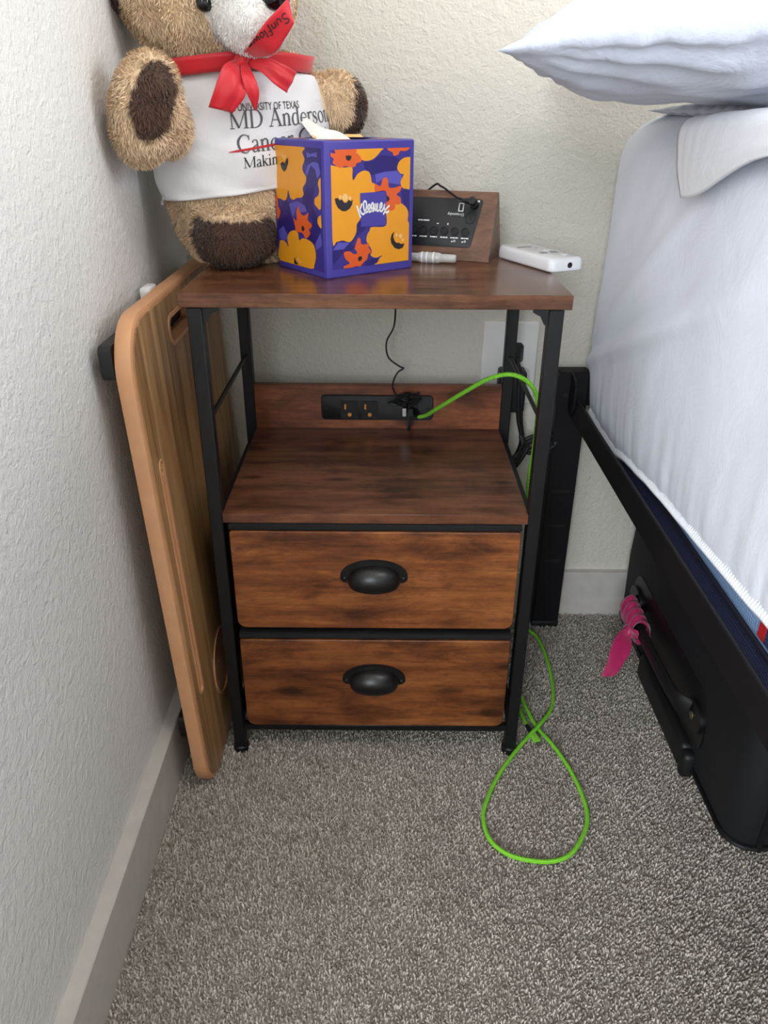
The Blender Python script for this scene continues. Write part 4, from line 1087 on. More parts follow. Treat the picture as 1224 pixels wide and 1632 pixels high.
# serif letters as pen strokes: width and strokes per letter, x height 0.45, cap height 0.68
B_, T_ = 0.088, 0.034
SER = {
 'M': (0.92, [([(0.12, 0), (0.12, 0.66)], T_), ([(0.10, 0.66), (0.44, 0.02)], B_), ([(0.44, 0.02), (0.78, 0.66)], T_), ([(0.79, 0.66), (0.79, 0)], B_), ([(0.02, 0.012), (0.23, 0.012)], T_), ([(0.67, 0.012), (0.91, 0.012)], T_), ([(0.02, 0.65), (0.16, 0.65)], T_), ([(0.75, 0.65), (0.91, 0.65)], T_)]),
 'D': (0.74, [([(0.15, 0), (0.15, 0.66)], B_), ([(0.04, 0.65), (0.32, 0.65), (0.52, 0.58), (0.64, 0.36), (0.56, 0.12), (0.34, 0.012), (0.04, 0.012)], [T_, T_, 0.06, 0.1, 0.07, T_, T_])]),
 'A': (0.70, [([(0.10, 0.01), (0.35, 0.68)], T_), ([(0.33, 0.68), (0.60, 0.01)], B_), ([(0.19, 0.24), (0.50, 0.24)], T_), ([(0.01, 0.012), (0.22, 0.012)], T_), ([(0.47, 0.012), (0.70, 0.012)], T_)]),
 'C': (0.68, [([(0.60, 0.46), (0.59, 0.58), (0.45, 0.66), (0.28, 0.64), (0.12, 0.48), (0.10, 0.28), (0.22, 0.06), (0.42, 0.0), (0.60, 0.10), (0.63, 0.16)], [T_, 0.05, T_, 0.06, 0.1, 0.1, 0.07, T_, T_, T_]), ([(0.605, 0.64), (0.605, 0.46)], T_)]),
 'n': (0.50, [([(0.11, 0), (0.11, 0.44)], B_), ([(0.11, 0.34), (0.22, 0.44), (0.33, 0.42), (0.375, 0.32), (0.375, 0.0)], [T_, 0.05, 0.06, B_, B_]), ([(0.02, 0.01), (0.21, 0.01)], T_), ([(0.28, 0.01), (0.48, 0.01)], T_), ([(0.02, 0.40), (0.11, 0.44)], T_)]),
 'd': (0.50, [([(0.38, 0.02), (0.38, 0.68)], B_), ([(0.38, 0.36), (0.28, 0.44), (0.14, 0.40), (0.07, 0.22), (0.12, 0.05), (0.24, 0.0), (0.38, 0.08)], [T_, T_, 0.06, B_, 0.07, 0.05, T_]), ([(0.29, 0.66), (0.38, 0.68)], T_), ([(0.38, 0.02), (0.48, 0.03)], T_)]),
 'e': (0.44, [([(0.08, 0.25), (0.37, 0.25), (0.36, 0.36), (0.24, 0.44), (0.12, 0.38), (0.065, 0.22), (0.12, 0.06), (0.25, 0.0), (0.39, 0.11)], [T_, T_, 0.05, T_, 0.06, B_, 0.08, 0.06, T_])]),
 'r': (0.34, [([(0.11, 0), (0.11, 0.44)], B_), ([(0.11, 0.32), (0.20, 0.43), (0.29, 0.42), (0.31, 0.38)], [T_, 0.05, 0.08, 0.06]), ([(0.02, 0.01), (0.22, 0.01)], T_), ([(0.02, 0.40), (0.11, 0.44)], T_)]),
 's': (0.39, [([(0.31, 0.31), (0.29, 0.40), (0.18, 0.44), (0.08, 0.37), (0.12, 0.27), (0.26, 0.19), (0.32, 0.10), (0.22, 0.0), (0.09, 0.03), (0.06, 0.14)], [T_, T_, T_, 0.06, B_, B_, 0.06, T_, T_, T_])]),
 'o': (0.50, [([(0.25, 0.44), (0.11, 0.36), (0.07, 0.22), (0.12, 0.06), (0.25, 0.0), (0.39, 0.08), (0.43, 0.22), (0.38, 0.37), (0.25, 0.44)], [T_, 0.06, B_, 0.06, T_, 0.06, B_, 0.06, T_])]),
 'a': (0.44, [([(0.09, 0.34), (0.12, 0.42), (0.22, 0.44), (0.31, 0.38), (0.31, 0.06), (0.36, 0.02), (0.42, 0.05)], [0.06, 0.04, T_, 0.06, B_, 0.05, T_]), ([(0.31, 0.27), (0.14, 0.19), (0.07, 0.10), (0.13, 0.01), (0.22, 0.02), (0.31, 0.09)], [T_, 0.05, B_, 0.06, T_, T_])]),
 'c': (0.44, [([(0.36, 0.33), (0.31, 0.42), (0.20, 0.43), (0.10, 0.35), (0.065, 0.21), (0.12, 0.05), (0.24, 0.0), (0.38, 0.10)], [0.07, 0.05, T_, 0.06, B_, 0.07, 0.05, T_])]),
 't': (0.30, [([(0.13, 0.58), (0.13, 0.08), (0.18, 0.01), (0.28, 0.05)], [T_, B_, 0.06, T_]), ([(0.02, 0.43), (0.27, 0.43)], T_)]),
 'k': (0.50, [([(0.11, 0), (0.11, 0.68)], B_), ([(0.38, 0.43), (0.14, 0.22)], T_), ([(0.20, 0.27), (0.42, 0.0)], B_), ([(0.02, 0.01), (0.21, 0.01)], T_), ([(0.33, 0.01), (0.5, 0.01)], T_), ([(0.28, 0.43), (0.46, 0.43)], T_), ([(0.02, 0.66), (0.11, 0.68)], T_)]),
 'i': (0.28, [([(0.13, 0), (0.13, 0.44)], B_), ([(0.13, 0.60), (0.13, 0.67)], 0.09), ([(0.03, 0.01), (0.24, 0.01)], T_), ([(0.03, 0.41), (0.13, 0.44)], T_)]),
 'g': (0.48, [([(0.22, 0.44), (0.10, 0.37), (0.10, 0.23), (0.22, 0.17), (0.33, 0.24), (0.33, 0.37), (0.22, 0.44)], [T_, 0.06, 0.07, T_, 0.07, 0.06, T_]), ([(0.14, 0.19), (0.08, 0.10), (0.16, 0.04), (0.38, 0.0), (0.43, -0.09), (0.34, -0.19), (0.14, -0.20), (0.05, -0.11), (0.16, 0.02)], [T_, 0.05, 0.06, 0.08, 0.07, T_, T_, 0.06, T_]), ([(0.32, 0.40), (0.45, 0.42)], 0.05)]),
 'H': (0.74, [([(0.15, 0), (0.15, 0.66)], B_), ([(0.59, 0), (0.59, 0.66)], B_), ([(0.15, 0.34), (0.59, 0.34)], T_), ([(0.03, 0.012), (0.27, 0.012)], T_), ([(0.47, 0.012), (0.71, 0.012)], T_), ([(0.03, 0.65), (0.27, 0.65)], T_), ([(0.47, 0.65), (0.71, 0.65)], T_)]),
 'y': (0.48, [([(0.09, 0.43), (0.26, 0.04)], B_), ([(0.42, 0.43), (0.22, -0.10), (0.12, -0.19), (0.05, -0.15)], [T_, T_, 0.06, 0.05]), ([(0.01, 0.43), (0.18, 0.43)], T_), ([(0.33, 0.43), (0.48, 0.43)], T_)]),
 ' ': (0.26, [])}
def serif(mb, s, size, u, v, slope, sx=1.0, T=onshirt, mi=0):
    x = 0
    for ch_ in s:
        adv, st = SER[ch_]
        for pts, w_ in st:
            Q = [(u+(x+p[0])*size*sx, v+p[1]*size+slope*(x+p[0])*size*sx) for p in pts]
            ww = [q*size for q in w_] if isinstance(w_, list) else w_*size
            stroke(mb, Q, ww, T, mi, 4 if len(pts) > 2 else 0)
        x += adv
pr = MB()
serif(pr, 'MD Anderson', 0.0262, -0.0335, 0.1452, 0.055, 0.86)
pr.build('shirt_lettering', 'ink_grey', shirt, smooth=False, local=True)
pr = MB()
pr2 = MB()
serif(pr, 'Cancer Center', 0.0262, -0.0285, 0.1215, 0.085, 0.90)
pr.build('shirt_lettering', 'ink_grey', shirt, smooth=False, local=True)
pr = MB()
lettering(pr, 'THE UNIVERSITY OF TEXAS', 0.0105, -0.0385, 0.1618, 0.045, onshirt, sx=0.68)
pr.build('shirt_lettering', 'ink_black', shirt, smooth=False, local=True)
pr = MB()
serif(pr, 'Making Cancer History', 0.0162, -0.0225, 0.1068, 0.10, 0.92)
pr.build('shirt_lettering', 'ink_black', shirt, smooth=False, local=True)
pr = MB()
stroke(pr, [(-0.0375+i*0.009, 0.1228+i*0.00125) for i in range(10)], [0.0006]+[0.0022]*8+[0.0008], lambda u, v, h: onshirt(u, v, h, 0.0010))
pr.build('strike_through', 'ink_red', shirt, smooth=False, local=True)
# red ribbon: band round the neck, knot, loops and tails
rb = MB(); P = []
for j in range(72):
    t = 2*PI*j/72; row = []
    for i in range(5):
        z = 0.1985+0.0035*math.cos(t+0.4)+0.0165*(i/4)
        if math.sin(t) < 0: z -= 0.003*math.sin(t)*0
        a, b_ = 0.087+0.001*i, 0.0655+0.0012*i
        row.append((CX(z)-0.004+a*math.cos(t), b_*math.sin(t), z+0.002*math.sin(3*t)))
    P.append(row)
rb.grid(P, closed_u=True)
ribbon = rb.build('neck_ribbon', 'ribbon_red', bear, local=True)
sm = ribbon.modifiers.new('cloth', 'SOLIDIFY'); sm.thickness = 0.001
KN = Vector((-0.019, -0.0775, 0.2075))
mb = MB(); mb.ball(KN, (0.0075, 0.0065, 0.0085), 16, 10); mb.tube([KN+Vector((0.007, -0.003, 0.005)), KN+Vector((0, -0.0075, 0.001)), KN+Vector((-0.007, -0.003, -0.004))], [0.003, 0.0045, 0.003], 10)
mb.build('knot', 'ribbon_red', ribbon, local=True)
def strip(name, rows, ripple=0.0015, nf=3):
    """ribbon through cross lines (left point, right point)"""
    Ls = spline([r[0] for r in rows], 6); Rs = spline([r[1] for r in rows], 6)
    P = []
    for k, (l, r) in enumerate(zip(Ls, Rs)):
        f = k/(len(Ls)-1)
        P.append([l.lerp(r, i/8)+Vector((0, ripple*math.sin(i/8*PI*nf)*math.sin(min(1, f*1.6)*PI*0.6), 0)) for i in range(9)])
    m_ = MB(); m_.grid(P)
    o_ = m_.build(name, 'ribbon_red', ribbon, local=True)
    s_ = o_.modifiers.new('cloth', 'SOLIDIFY'); s_.thickness = 0.0008
    return o_
V3 = Vector
strip('ribbon_loop', [(V3((-0.026, -0.080, 0.210)), V3((-0.019, -0.082, 0.203))), (V3((-0.042, -0.094, 0.203)), V3((-0.020, -0.095, 0.190))), (V3((-0.053, -0.097, 0.184)), V3((-0.024, -0.099, 0.176))), (V3((-0.060, -0.090, 0.166)), V3((-0.036, -0.092, 0.161)))], 0.002)
strip('ribbon_loop', [(V3((-0.024, -0.078, 0.206)), V3((-0.020, -0.079, 0.202))), (V3((-0.044, -0.082, 0.194)), V3((-0.024, -0.083, 0.188))), (V3((-0.050, -0.081, 0.180)), V3((-0.030, -0.082, 0.174))), (V3((-0.052, -0.078, 0.170)), V3((-0.034, -0.080, 0.165)))], 0.002)
strip('ribbon_tail', [(V3((-0.0215, -0.084, 0.207)), V3((-0.0155, -0.084, 0.207))), (V3((-0.0250, -0.096, 0.196)), V3((-0.0120, -0.096, 0.195))), (V3((-0.0225, -0.099, 0.182)), V3((-0.0085, -0.099, 0.180))), (V3((-0.0125, -0.092, 0.164)), V3((-0.0110, -0.092, 0.1635)))], 0.0006)
strip('ribbon_tail', [(V3((-0.014, -0.081, 0.211)), V3((-0.015, -0.081, 0.204))), (V3((0.004, -0.094, 0.2105)), V3((-0.004, -0.095, 0.1985))), (V3((0.020, -0.098, 0.2050)), V3((0.008, -0.100, 0.188))), (V3((0.035, -0.094, 0.1985)), V3((0.0225, -0.096, 0.180)))], 0.0016)
tl = strip('ribbon_tail', [(V3((-0.0205, -0.081, 0.212)), V3((-0.013, -0.081, 0.211))), (V3((-0.0190, -0.1150, 0.222)), V3((0.0015, -0.1180, 0.2125))), (V3((-0.009, -0.1310, 0.2375)), V3((0.0115, -0.1320, 0.2265))), (V3((0.0035, -0.1395, 0.2500)), V3((0.0175, -0.1385, 0.2370))), (V3((0.0135, -0.1400, 0.2590)), V3((0.0185, -0.1390, 0.2390)))], 0.0006, 1)
bmx = bmesh.new(); bmx.from_mesh(tl.data); bv2 = BVHTree.FromBMesh(bmx); bmx.free()
def ontail(u, v, h):
    hit = bv2.ray_cast(Vector((u, -0.5, v)), Vector((0, 1, 0)))
    p = hit[0] if hit[0] is not None else bv2.find_nearest(Vector((u, -0.12, v)))[0]
    return p+Vector((0, -0.0010, 0))
# hand written name, running down towards the knot
HW = [[(0.50, 0.62), (0.36, 0.74), (0.16, 0.66), (0.14, 0.48), (0.36, 0.34), (0.44, 0.16), (0.26, 0.0), (0.06, 0.08)],
      [(0.66, 0.40), (0.66, 0.10), (0.80, 0.0), (0.94, 0.12), (0.96, 0.42)], [(1.10, 0.0), (1.12, 0.40)], [(1.11, 0.28), (1.26, 0.42), (1.36, 0.34), (1.36, 0.0)],
      [(1.80, 0.62), (1.70, 0.72), (1.60, 0.60), (1.58, -0.14)], [(1.48, 0.36), (1.80, 0.38)], [(1.98, 0.70), (1.98, 0.0)],
      [(2.28, 0.40), (2.14, 0.30), (2.16, 0.06), (2.32, 0.02), (2.42, 0.20), (2.34, 0.40), (2.28, 0.40)],
      [(2.54, 0.42), (2.62, 0.02), (2.76, 0.34), (2.88, 0.02), (2.98, 0.42)],
      [(3.12, 0.20), (3.38, 0.24), (3.32, 0.42), (3.14, 0.34), (3.14, 0.08), (3.30, 0.0), (3.42, 0.10)], [(3.56, 0.42), (3.58, 0.0)], [(3.57, 0.26), (3.70, 0.42), (3.80, 0.38)]]
hw = MB()
u0_, v0_ = 0.0115, 0.2455; dx_, dy_ = -0.0375/3.85, -0.0285/3.85; ux_, uy_ = 0.0072, -0.0085
for s in HW:
    stroke(hw, [(u0_+p[0]*dx_+(p[1]-0.2)*ux_, v0_+p[0]*dy_+(p[1]-0.2)*uy_) for p in s], 0.00105, ontail, 0, 3)
hw.build('handwriting', 'ink_black', ribbon, smooth=False, local=True)

# ------------------------------------------------------------------ bed
bed = thing('bed_frame', 'black metal bed frame with flat side rail beside the nightstand', 'bed frame', (0.8, -0.7, 0))
def post(x0, x1, y0, y1, z1, slots):
    mb = MB(); mb.box((x0, y0, 0.012), (x1, y1, z1), 0.0015, 1)
    p = mb.build('post', 'bed_steel', bed)
    f = MB(); f.box((x0-0.001, y0-0.001, 0.0), (x1+0.001, y1+0.001, 0.014), 0.003, 2); f.build('foot', 'black_rubber', p)
    if slots:
        for z in (0.2605, 0.1995, 0.1345):
            s = MB(); s.prism([rrect(x0+0.0085, x1-0.0085, z-0.003, z+0.003, 0.0028, 4)], lambda u, v, h: (u, y0-h, v), -0.0004, 0.0006)
            s.build('slot', 'black_dull', p)
    return p
post(0.2645, 0.3085, 0.299, 0.327, 0.4525, True)
post(1.62, 1.664, 0.299, 0.327, 0.4525, False)
post(0.2645, 0.3085, -1.73, -1.70, 0.4525, False)
post(1.62, 1.664, -1.73, -1.70, 0.4525, False)
for xa, xb in ((0.2835, 0.3065), (1.622, 1.645)):
    mb = MB(); mb.box((xa, -1.70, 0.3880), (xa+0.0045, 0.2985, 0.4230), 0.0012, 1)
    mb.build('side_rail', 'bed_steel', bed)
for y in (0.304, -1.725):
    mb = MB(); mb.box((0.3087, y, 0.400), (1.6198, y+0.018, 0.4525), 0.0012, 1); mb.build('end_rail', 'bed_steel', bed)
mb = MB()   # hooked bracket joining rail and post
T = lambda u, v, h: (0.2805-h, u, v)
mb.prism([[(0.30, 0.4525), (0.288, 0.4525), (0.272, 0.449), (0.264, 0.441), (0.262, 0.412), (0.267, 0.401), (0.278, 0.395), (0.288, 0.396), (0.300, 0.404)]], lambda u, v, h: (0.2832-h, u, v), 0.0, 0.0035)
br = mb.build('bracket', 'bed_steel', bed, angle=30)
mb = MB()
T = lambda u, v, h: (u, 0.2985-h, v)
mb.prism([rrect(0.2615, 0.2855, 0.3985, 0.4500, 0.006, 4)], T, 0.0, 0.004)
mb.build('bracket', 'bed_steel', bed, angle=30)
mb = MB(); mb.cyl((0.2735, 0.2945, 0.4205), (0, -1, 0), 0.0042, 0.003, 6); mb.build('bolt', 'black_dull', bed)
for y in (-0.45, -0.85, -1.25):
    mb = MB(); mb.box((0.289, y-0.03, 0.333), (1.642, y+0.03, 0.3565), 0.001, 1); mb.build('cross_slat', 'bed_steel', bed)

# mattress
mt = thing('mattress', 'thick mattress with navy mesh border and light blue side panel', 'mattress', (0.96, -0.68, 0.357))
MX0, MX1, MY0, MY1 = 0.3225, 1.6, -1.68, 0.300
def mring(ins, z, r=0.035): return [(x, y, z) for x, y in rrect(MX0+ins, MX1-ins, MY0+ins, MY1-ins, r, 8)]
mb = MB(); mb.loft([mring(0.010, 0.3570), mring(0.002, 0.3595), mring(-0.001, 0.372), mring(-0.0012, 0.386), mring(0.001, 0.3965)]); mb.build('navy_border', 'navy_mesh', mt)
mb = MB(); pp = mring(-0.0003, 0.3985); mb.tube([Vector(p) for p in pp]+[Vector(pp[0])], 0.0023, 8); mb.build('piping', 'pipe_navy', mt)
mb = MB(); mb.loft([mring(0.002, 0.3972), mring(0.0005, 0.41), mring(0.0008, 0.45), mring(0.004, 0.70), mring(0.02, 0.745), mring(0.05, 0.765)]); mb.build('side_panel', 'blue_knit', mt)
mb = MB(); mb.box((MX0-0.0010, -0.2785, 0.4045), (MX0+0.004, -0.2665, 0.44), 0.0006, 1); mb.build('red_stripe', 'stripe_red', mt)
mb = MB(); mb.box((MX0-0.0008, -0.60, 0.4045), (MX0+0.004, -0.2787, 0.44), 0.0006, 1); mb.build('navy_corner_panel', 'navy_mesh', mt)

# fitted sheet: skirt with gathered elastic hem, rounded top edge
SX0, SX1, SY0, SY1 = 0.310, 1.612, -1.692, 0.330
def hem_z(y): return float(np.interp(y, [-1.7, -0.6, -0.283, -0.265, -0.02, 0.10, 0.149, 0.223, 0.32], [0.47, 0.456, 0.4305, 0.4285, 0.4110, 0.398, 0.3870, 0.3870, 0.395]))
base = []
ys = list(np.arange(SY1-0.04, -0.62, -0.0055))+list(np.arange(-0.62, SY0+0.04, -0.05))
cor = [(SX0+0.04+0.04*math.cos(t), SY1-0.04+0.04*math.sin(t)) for t in np.linspace(PI/2, PI, 14)]
base += [(x, SY1) for x in np.linspace(SX1-0.04, SX0+0.05, 26)]
base += cor
base += [(SX0, y) for y in ys[1:]]
base += [(SX0+0.04+0.04*math.cos(t), SY0+0.04+0.04*math.sin(t)) for t in np.linspace(PI, 1.5*PI, 6)]
base += [(x, SY0) for x in np.linspace(SX0+0.06, SX1-0.06, 10)]
base += [(SX1-0.04+0.04*math.cos(t), SY0+0.04+0.04*math.sin(t)) for t in np.linspace(1.5*PI, 2*PI, 6)]
base += [(SX1, y) for y in np.linspace(SY0+0.06, SY1-0.06, 14)]
base += [(SX1-0.04+0.04*math.cos(t), SY1-0.04+0.04*math.sin(t)) for t in np.linspace(0, PI/2, 6)][:-1]
NB = len(base)
nrm = []
for i, p in enumerate(base):
    a = Vector(base[i-1]); b_ = Vector(base[(i+1) % NB]); t = (b_-a).normalized()
    nrm.append(Vector((t.y, -t.x)))
cen = Vector(((SX0+SX1)/2, (SY0+SY1)/2))
nrm = [n_ if (Vector(p)-cen).dot(n_) > 0 else -n_ for n_, p in zip(nrm, base)]
ZTOP = 0.7860
prof = []
for f in np.linspace(0, 1, 46): prof.append(('s', f))
for a in np.linspace(0.08, 1, 12): prof.append(('r', a))
def ridge(y, z, p, q, w_, amp):
    """a soft fold along the line p-q on the side of the bed, in (y, z)"""
    d_ = Vector((q[0]-p[0], q[1]-p[1])); L2 = d_.length_squared
    r_ = Vector((y-p[0], z-p[1])); t = r_.dot(d_)/L2
    dist = abs(r_.x*d_.y-r_.y*d_.x)/d_.length
    e = math.exp(-(max(0, -t, t-1)*2.2)**2)
    return amp*math.exp(-(dist/w_)**2)*e
rings = []
for kind, f in prof:
    ring = []
    for (x, y), n_ in zip(base, nrm):
        hz = hem_z(y)
        if kind == 's':
            z = hz+(0.728-hz)*f; ins = 0.0045*math.exp(-f*9)-0.004*math.sin(PI*f)
            ins += 0.0
        else:
            z = 0.728+(ZTOP-0.728)*math.sin(f*PI/2); ins = 0.062*(1-math.cos(f*PI/2))
        gather = 0.0
        if kind == 's':
            s = y*1.0+x*1.0
            gather = (0.0011*math.exp(-f*14)+0.0009*math.exp(-f*7)*max(0, noise.noise(Vector((s*9, 1, 0)))+0.2))*math.sin(s*250+4*math.sin(s*31)+z*25)+0.0024*math.exp(-f*6)*noise.noise(Vector((s*38, 3, z*10)))
        edge_ = (1-math.exp(-f*10)) if kind == 's' else 1.0
        gather *= edge_*1.6
        wv = 0.0045*noise.noise(Vector((x*6, y*7, z*5)))+0.0018*noise.noise(Vector((x*20, y*22+z*18, z*9)))
        if x < 0.36 and y < 0.331:
            wv += ridge(y, z, (0.285, 0.475), (0.02, 0.585), 0.010, 0.0075)+ridge(y, z, (0.27, 0.515), (0.10, 0.64), 0.010, 0.0045)-ridge(y, z, (0.285, 0.495), (0.06, 0.60), 0.009, 0.004)
        wv *= edge_
        if kind == 'r': wv *= (1-f)
        d_ = -ins+gather+wv
        ring.append((x+n_.x*d_, y+n_.y*d_, z+(wv*0.4 if kind == 'r' else 0)))
    rings.append(ring)
mb = MB(); mb.loft(rings, False, True)
fs = mb.build('fitted_sheet', 'sheet_cotton', angle=80)
tag(fs, 'white fitted sheet stretched over the mattress beside the nightstand', 'bed sheet')
sm = fs.modifiers.new('cloth', 'SOLIDIFY'); sm.thickness = 0.0014; sm.offset = 1
# elastic hem band, finely ribbed
hb = MB(); P = []
pts = [(y, hem_z(y)) for y in np.arange(0.285, -0.62, -0.0011)]
for i, (y, z) in enumerate(pts):
    rp = 0.0015*math.sin(i*PI/2.0)
    row = []
    for k in range(6):
        f = k/5
        row.append((SX0+0.0028-0.0016*math.sin(PI*f)-rp*math.sin(PI*f), y+0.001*f, z+0.0005+0.0112*f+0.0008*noise.noise(Vector((y*30, 0, 0)))))
    P.append(row)
hb.grid(P)
hem = hb.build('elastic_hem', 'linen_warm', fs)
sm = hem.modifiers.new('cloth', 'SOLIDIFY'); sm.thickness = 0.0012

# pillows
def pillow(name, c, sx, sy, th, rot, label, seed, sag=0.0, wr=0.008, pinch=0.9, mat='pillow_cotton'):
    from mathutils import Euler
    R_ = Euler(rot).to_matrix()
    N = 72; mb = MB()
    def pt(u, v, side):
        # u, v in -1..1; corners stay pointed, edges pull in between them
        ex = 1-0.085*(1-abs(v)**2.2)*0+0.0
        x = sx/2*u*(1-0.075*(1-v*v)*abs(u)**3)
        y = sy/2*v*(1-0.085*(1-u*u)*abs(v)**3)
        e = (max(0, 1-u*u)**0.62)*(max(0, 1-v*v)**0.62)
        h = th/2*e**pinch
        w_ = wr*(noise.noise(Vector((u*3.1+seed, v*3.3, side*2)))+0.5*noise.noise(Vector((u*8+seed, v*8, side*3+1))))*min(1, e*5)
        # seams gather into short creases near the border
        w_ += 0.0022*math.sin(v*46+3*math.sin(u*5))*math.exp(-(1-abs(u))*9)*min(1, e*8)+0.0022*math.sin(u*60+2*math.sin(v*7))*math.exp(-(1-abs(v))*9)*min(1, e*8)
        for cu_, cv_ in ((-1, -1), (-1, 1), (1, -1), (1, 1)):
            ru, rv = (u-cu_)*-cu_, (v-cv_)*-cv_
            r_ = math.hypot(ru, rv); ph_ = math.atan2(rv, ru+1e-6)
            w_ += wr*0.42*math.sin(ph_*17+3*noise.noise(Vector((r_*3, seed, side))))*math.exp(-((r_-0.42)/0.30)**2)*min(1, e*6)
        z = side*(h+w_)*(1.0 if side > 0 else 0.82)-sag*(u*u)
        return R_ @ Vector((x, y, z))+Vector(c)
    uu = [math.sin(t)*0.5+t/PI for t in np.linspace(-PI/2, PI/2, N+1)]
    uu = [max(-1, min(1, q)) for q in uu]
    for side in (1, -1):
        mb.grid([[pt(u, v, side) for v in uu] for u in uu])
    o = mb.build(name, mat, angle=80)
    bm = bmesh.new(); bm.from_mesh(o.data); bmesh.ops.remove_doubles(bm, verts=bm.verts[:], dist=0.0004); bmesh.ops.recalc_face_normals(bm, faces=bm.faces[:]); bm.to_mesh(o.data); bm.free()
    o.data.polygons.foreach_set('use_smooth', [True]*len(o.data.polygons))
    return tag(o, label, 'pillow', 'white bed pillows')
pillow('pillow', (0.465, 0.006, 0.866), 0.66, 0.44, 0.172, (0, 0, math.radians(-14)), 'plump white pillow whose corner pokes out over the nightstand', 2.0, sag=0.036)
pillow('pillow', (0.655, 0.06, 0.7900), 0.66, 0.44, 0.056, (0, 0, 0), 'flattened white pillow lying under the plump pillow', 8.0, wr=0.001)

# loose corner of a folded white cover hanging over the side of the bed
fd = MB(); P = []
top = spline([(0.46, 0.070, 0.7905), (0.46, -0.03, 0.7905), (0.46, -0.15, 0.7905), (0.46, -0.27, 0.7905), (0.46, -0.40, 0.7905)], 10)
mid = spline([(0.300, 0.036, 0.7800), (0.302, -0.04, 0.7850), (0.303, -0.15, 0.7900), (0.305, -0.27, 0.7900), (0.31, -0.40, 0.7900)], 10)
bot = spline([(0.289, -0.006, 0.7180), (0.290, -0.045, 0.7250), (0.2905, -0.1472, 0.7590), (0.297, -0.27, 0.772), (0.302, -0.40, 0.780)], 10)
lo_ = spline([(0.289, 0.020, 0.7480), (0.288, -0.045, 0.7540), (0.290, -0.1472, 0.7720), (0.297, -0.27, 0.780), (0.302, -0.40, 0.786)], 10)
for i in range(len(top)):
    col = spline([top[i], top[i].lerp(mid[i], 0.7)+Vector((0, 0, 0.006)), mid[i]+Vector((-0.004, 0, 0.002)), lo_[i], bot[i]], 9)
    f = i/(len(top)-1)
    row = []
    for k, p in enumerate(col):
        g = k/(len(col)-1)
        wv = 0.0022*math.sin(i*0.95+1.5*g)*math.exp(-f*2.6)*min(1, 2.4*g)*(1.1-g)
        row.append(p+Vector((-abs(wv)*1.3-0.001*g, 0, wv*0.4)))
    P.append(row)
fd.grid(P)
fo2 = fd.build('folded_cover', 'linen_warm', angle=80)
sm = fo2.modifiers.new('cloth', 'SOLIDIFY'); sm.thickness = 0.003
tag(fo2, 'folded white cover with its pointed corner hanging down the bed side', 'bed cover')

# ------------------------------------------------------------------ suitcase under the bed
sc = thing('suitcase', 'black fabric suitcase lying under the bed with a pink ribbon', 'suitcase', (0.60, 0.09, 0))
CX0, CX1, CY0, CY1, CZ1 = 0.418, 0.80, -0.166, 0.330, 0.265
def crow(z, ins, r): return [(x, y, z) for x, y in rrect(CX0+ins, CX1-ins, CY0+ins, CY1-ins, r, 8)]
mb = MB(); mb.loft([crow(0.004, 0.014, 0.03), crow(0.010, 0.005, 0.03), crow(0.022, 0.0, 0.03), crow(0.14, -0.003, 0.031), crow(CZ1-0.03, 0.0, 0.03), crow(CZ1-0.012, 0.006, 0.03), crow(CZ1, 0.02, 0.03)])
mb.build('shell', 'case_fabric', sc)
for z in (0.024, CZ1-0.032):
    mb = MB(); pp = crow(z, -0.0012, 0.03); mb.tube([Vector(p) for p in pp]+[Vector(pp[0])], 0.0036, 8); mb.build('piping', 'case_trim', sc)
for x in (CX0+0.034, CX1-0.034):
    mb = MB()
    pp = [(x, CY0-0.001, z) for z in np.linspace(0.02, CZ1-0.03, 12)]
    mb.tube(pp, 0.0042, 8); mb.build('edge_trim', 'case_trim', sc)
# recessed handle panel, grip, mounts
mb = MB(); T = lambda u, v, h: (CX0-0.0015-h, u, v)
mb.prism([rrect(-0.055, 0.262, 0.052, 0.142, 0.03, 8)], T, -0.002, 0.0022); mb.build('handle_plate', 'case_trim', sc, angle=30)
mb = MB()
gp = spline([(CX0-0.004, 0.236, 0.098), (CX0-0.020, 0.215, 0.099), (CX0-0.024, 0.15, 0.101), (CX0-0.024, 0.06, 0.102), (CX0-0.020, 0.005, 0.101), (CX0-0.006, -0.016, 0.0995)], 6)
rg = []
for i, p in enumerate(gp):
    t = (gp[min(i+1, len(gp)-1)]-gp[max(i-1, 0)]).normalized(); s_ = Vector((0, 0, 1)); w_ = t.cross(s_).normalized()
    hw_ = 0.0125 if 0.2 < i/len(gp) < 0.8 else 0.0145
    rg.append([p+s_*hw_*math.cos(a)+w_*0.0055*math.sin(a) for a in [2*PI*k/14 for k in range(14)]])
mb.loft(rg); grip = mb.build('grip', 'black_rubber', sc)
for y in (0.240, -0.0245):
    mb = MB(); mb.prism([ring2(y, 0.0985, 0.026, 24, 0.021)], T, 0.002, 0.0065); mt_ = mb.build('handle_mount', 'case_trim', sc, angle=30)
    mb = MB(); mb.cyl((CX0-0.008, y, 0.0985), (-1, 0, 0), 0.0058, 0.0022, 18, 0.0008); mb.build('rivet', 'brass_old', mt_)
mb = MB(); mb.box((CX0-0.014, -0.03, 0.010), (CX0+0.005, 0.165, 0.050), 0.007, 3); mb.build('skid', 'black_rubber', sc)
mb = MB(); mb.box((CX0-0.015, -0.046, 0.006), (CX0+0.004, -0.026, 0.046), 0.007, 3); mb.build('skid', 'black_rubber', sc)
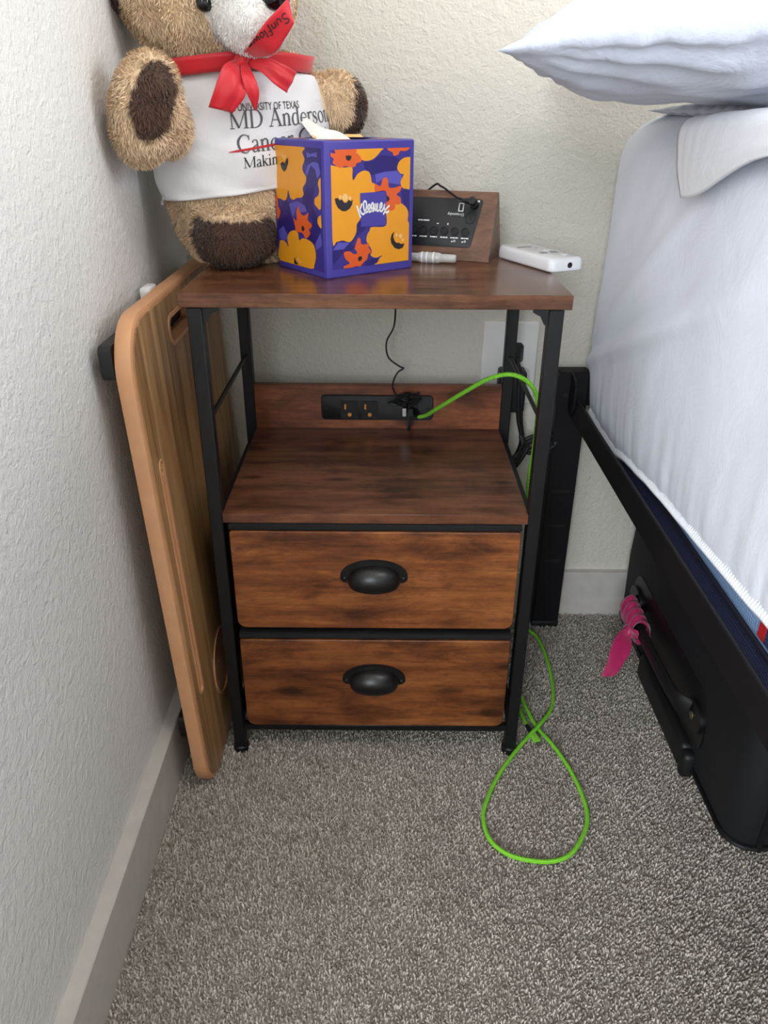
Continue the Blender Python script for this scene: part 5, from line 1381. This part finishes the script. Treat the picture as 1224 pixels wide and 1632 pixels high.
# pink ribbon tied round the grip
rbn = thing('pink_ribbon', 'bright pink satin ribbon knotted round the suitcase handle', 'ribbon', (0.395, 0.17, 0.05))
wr = MB(); P = []
for i in range(36):
    f = i/35; y = 0.215-0.070*f
    row = []
    for k in range(28):
        a = 2*PI*k/28
        rr2 = 1.0+0.10*math.sin(f*28+2.5*math.sin(a))+0.08*noise.noise(Vector((math.cos(a)*2, f*9, math.sin(a)*2)))
        row.append((CX0-0.0245+0.0135*rr2*math.sin(a), y+0.004*math.cos(a+1), 0.1005+(0.0215-0.004*f)*rr2*math.cos(a)))
    P.append(row)
wr.loft(P, False, False); wrap = wr.build('wrap', 'ribbon_pink', rbn, angle=70)
kb = MB(); kb.ball((CX0-0.0375, 0.166, 0.090), (0.0085, 0.012, 0.0125), 18, 12); kb.build('knot', 'ribbon_pink', rbn)
def pink(name, rows, amp):
    Ls = spline([r[0] for r in rows], 7); Rs = spline([r[1] for r in rows], 7); P = []
    for k, (l, r) in enumerate(zip(Ls, Rs)):
        f = k/(len(Ls)-1)
        P.append([l.lerp(r, i/10)+Vector((-amp*math.sin(i/10*PI*2.2+f*2), -amp*0.6*math.sin(i/10*PI), amp*0.5*math.cos(i/10*PI*2)))*math.sin(PI*min(0.9, f+0.12)) for i in range(11)])
    m_ = MB(); m_.grid(P); o_ = m_.build(name, 'ribbon_pink', rbn, angle=80)
    s_ = o_.modifiers.new('cloth', 'SOLIDIFY'); s_.thickness = 0.0009
V3 = Vector
pink('tail', [(V3((0.380, 0.165, 0.097)), V3((0.382, 0.160, 0.083))), (V3((0.368, 0.155, 0.0975)), V3((0.380, 0.136, 0.074))), (V3((0.355, 0.140, 0.085)), V3((0.368, 0.118, 0.0605))), (V3((0.344, 0.123, 0.068)), V3((0.352, 0.108, 0.0525))), (V3((0.333, 0.109, 0.0515)), V3((0.3335, 0.107, 0.0505)))], 0.005)
pink('tail', [(V3((0.384, 0.166, 0.100)), V3((0.384, 0.156, 0.087))), (V3((0.383, 0.154, 0.104)), V3((0.384, 0.144, 0.093))), (V3((0.387, 0.144, 0.108)), V3((0.387, 0.138, 0.098)))], 0.003)
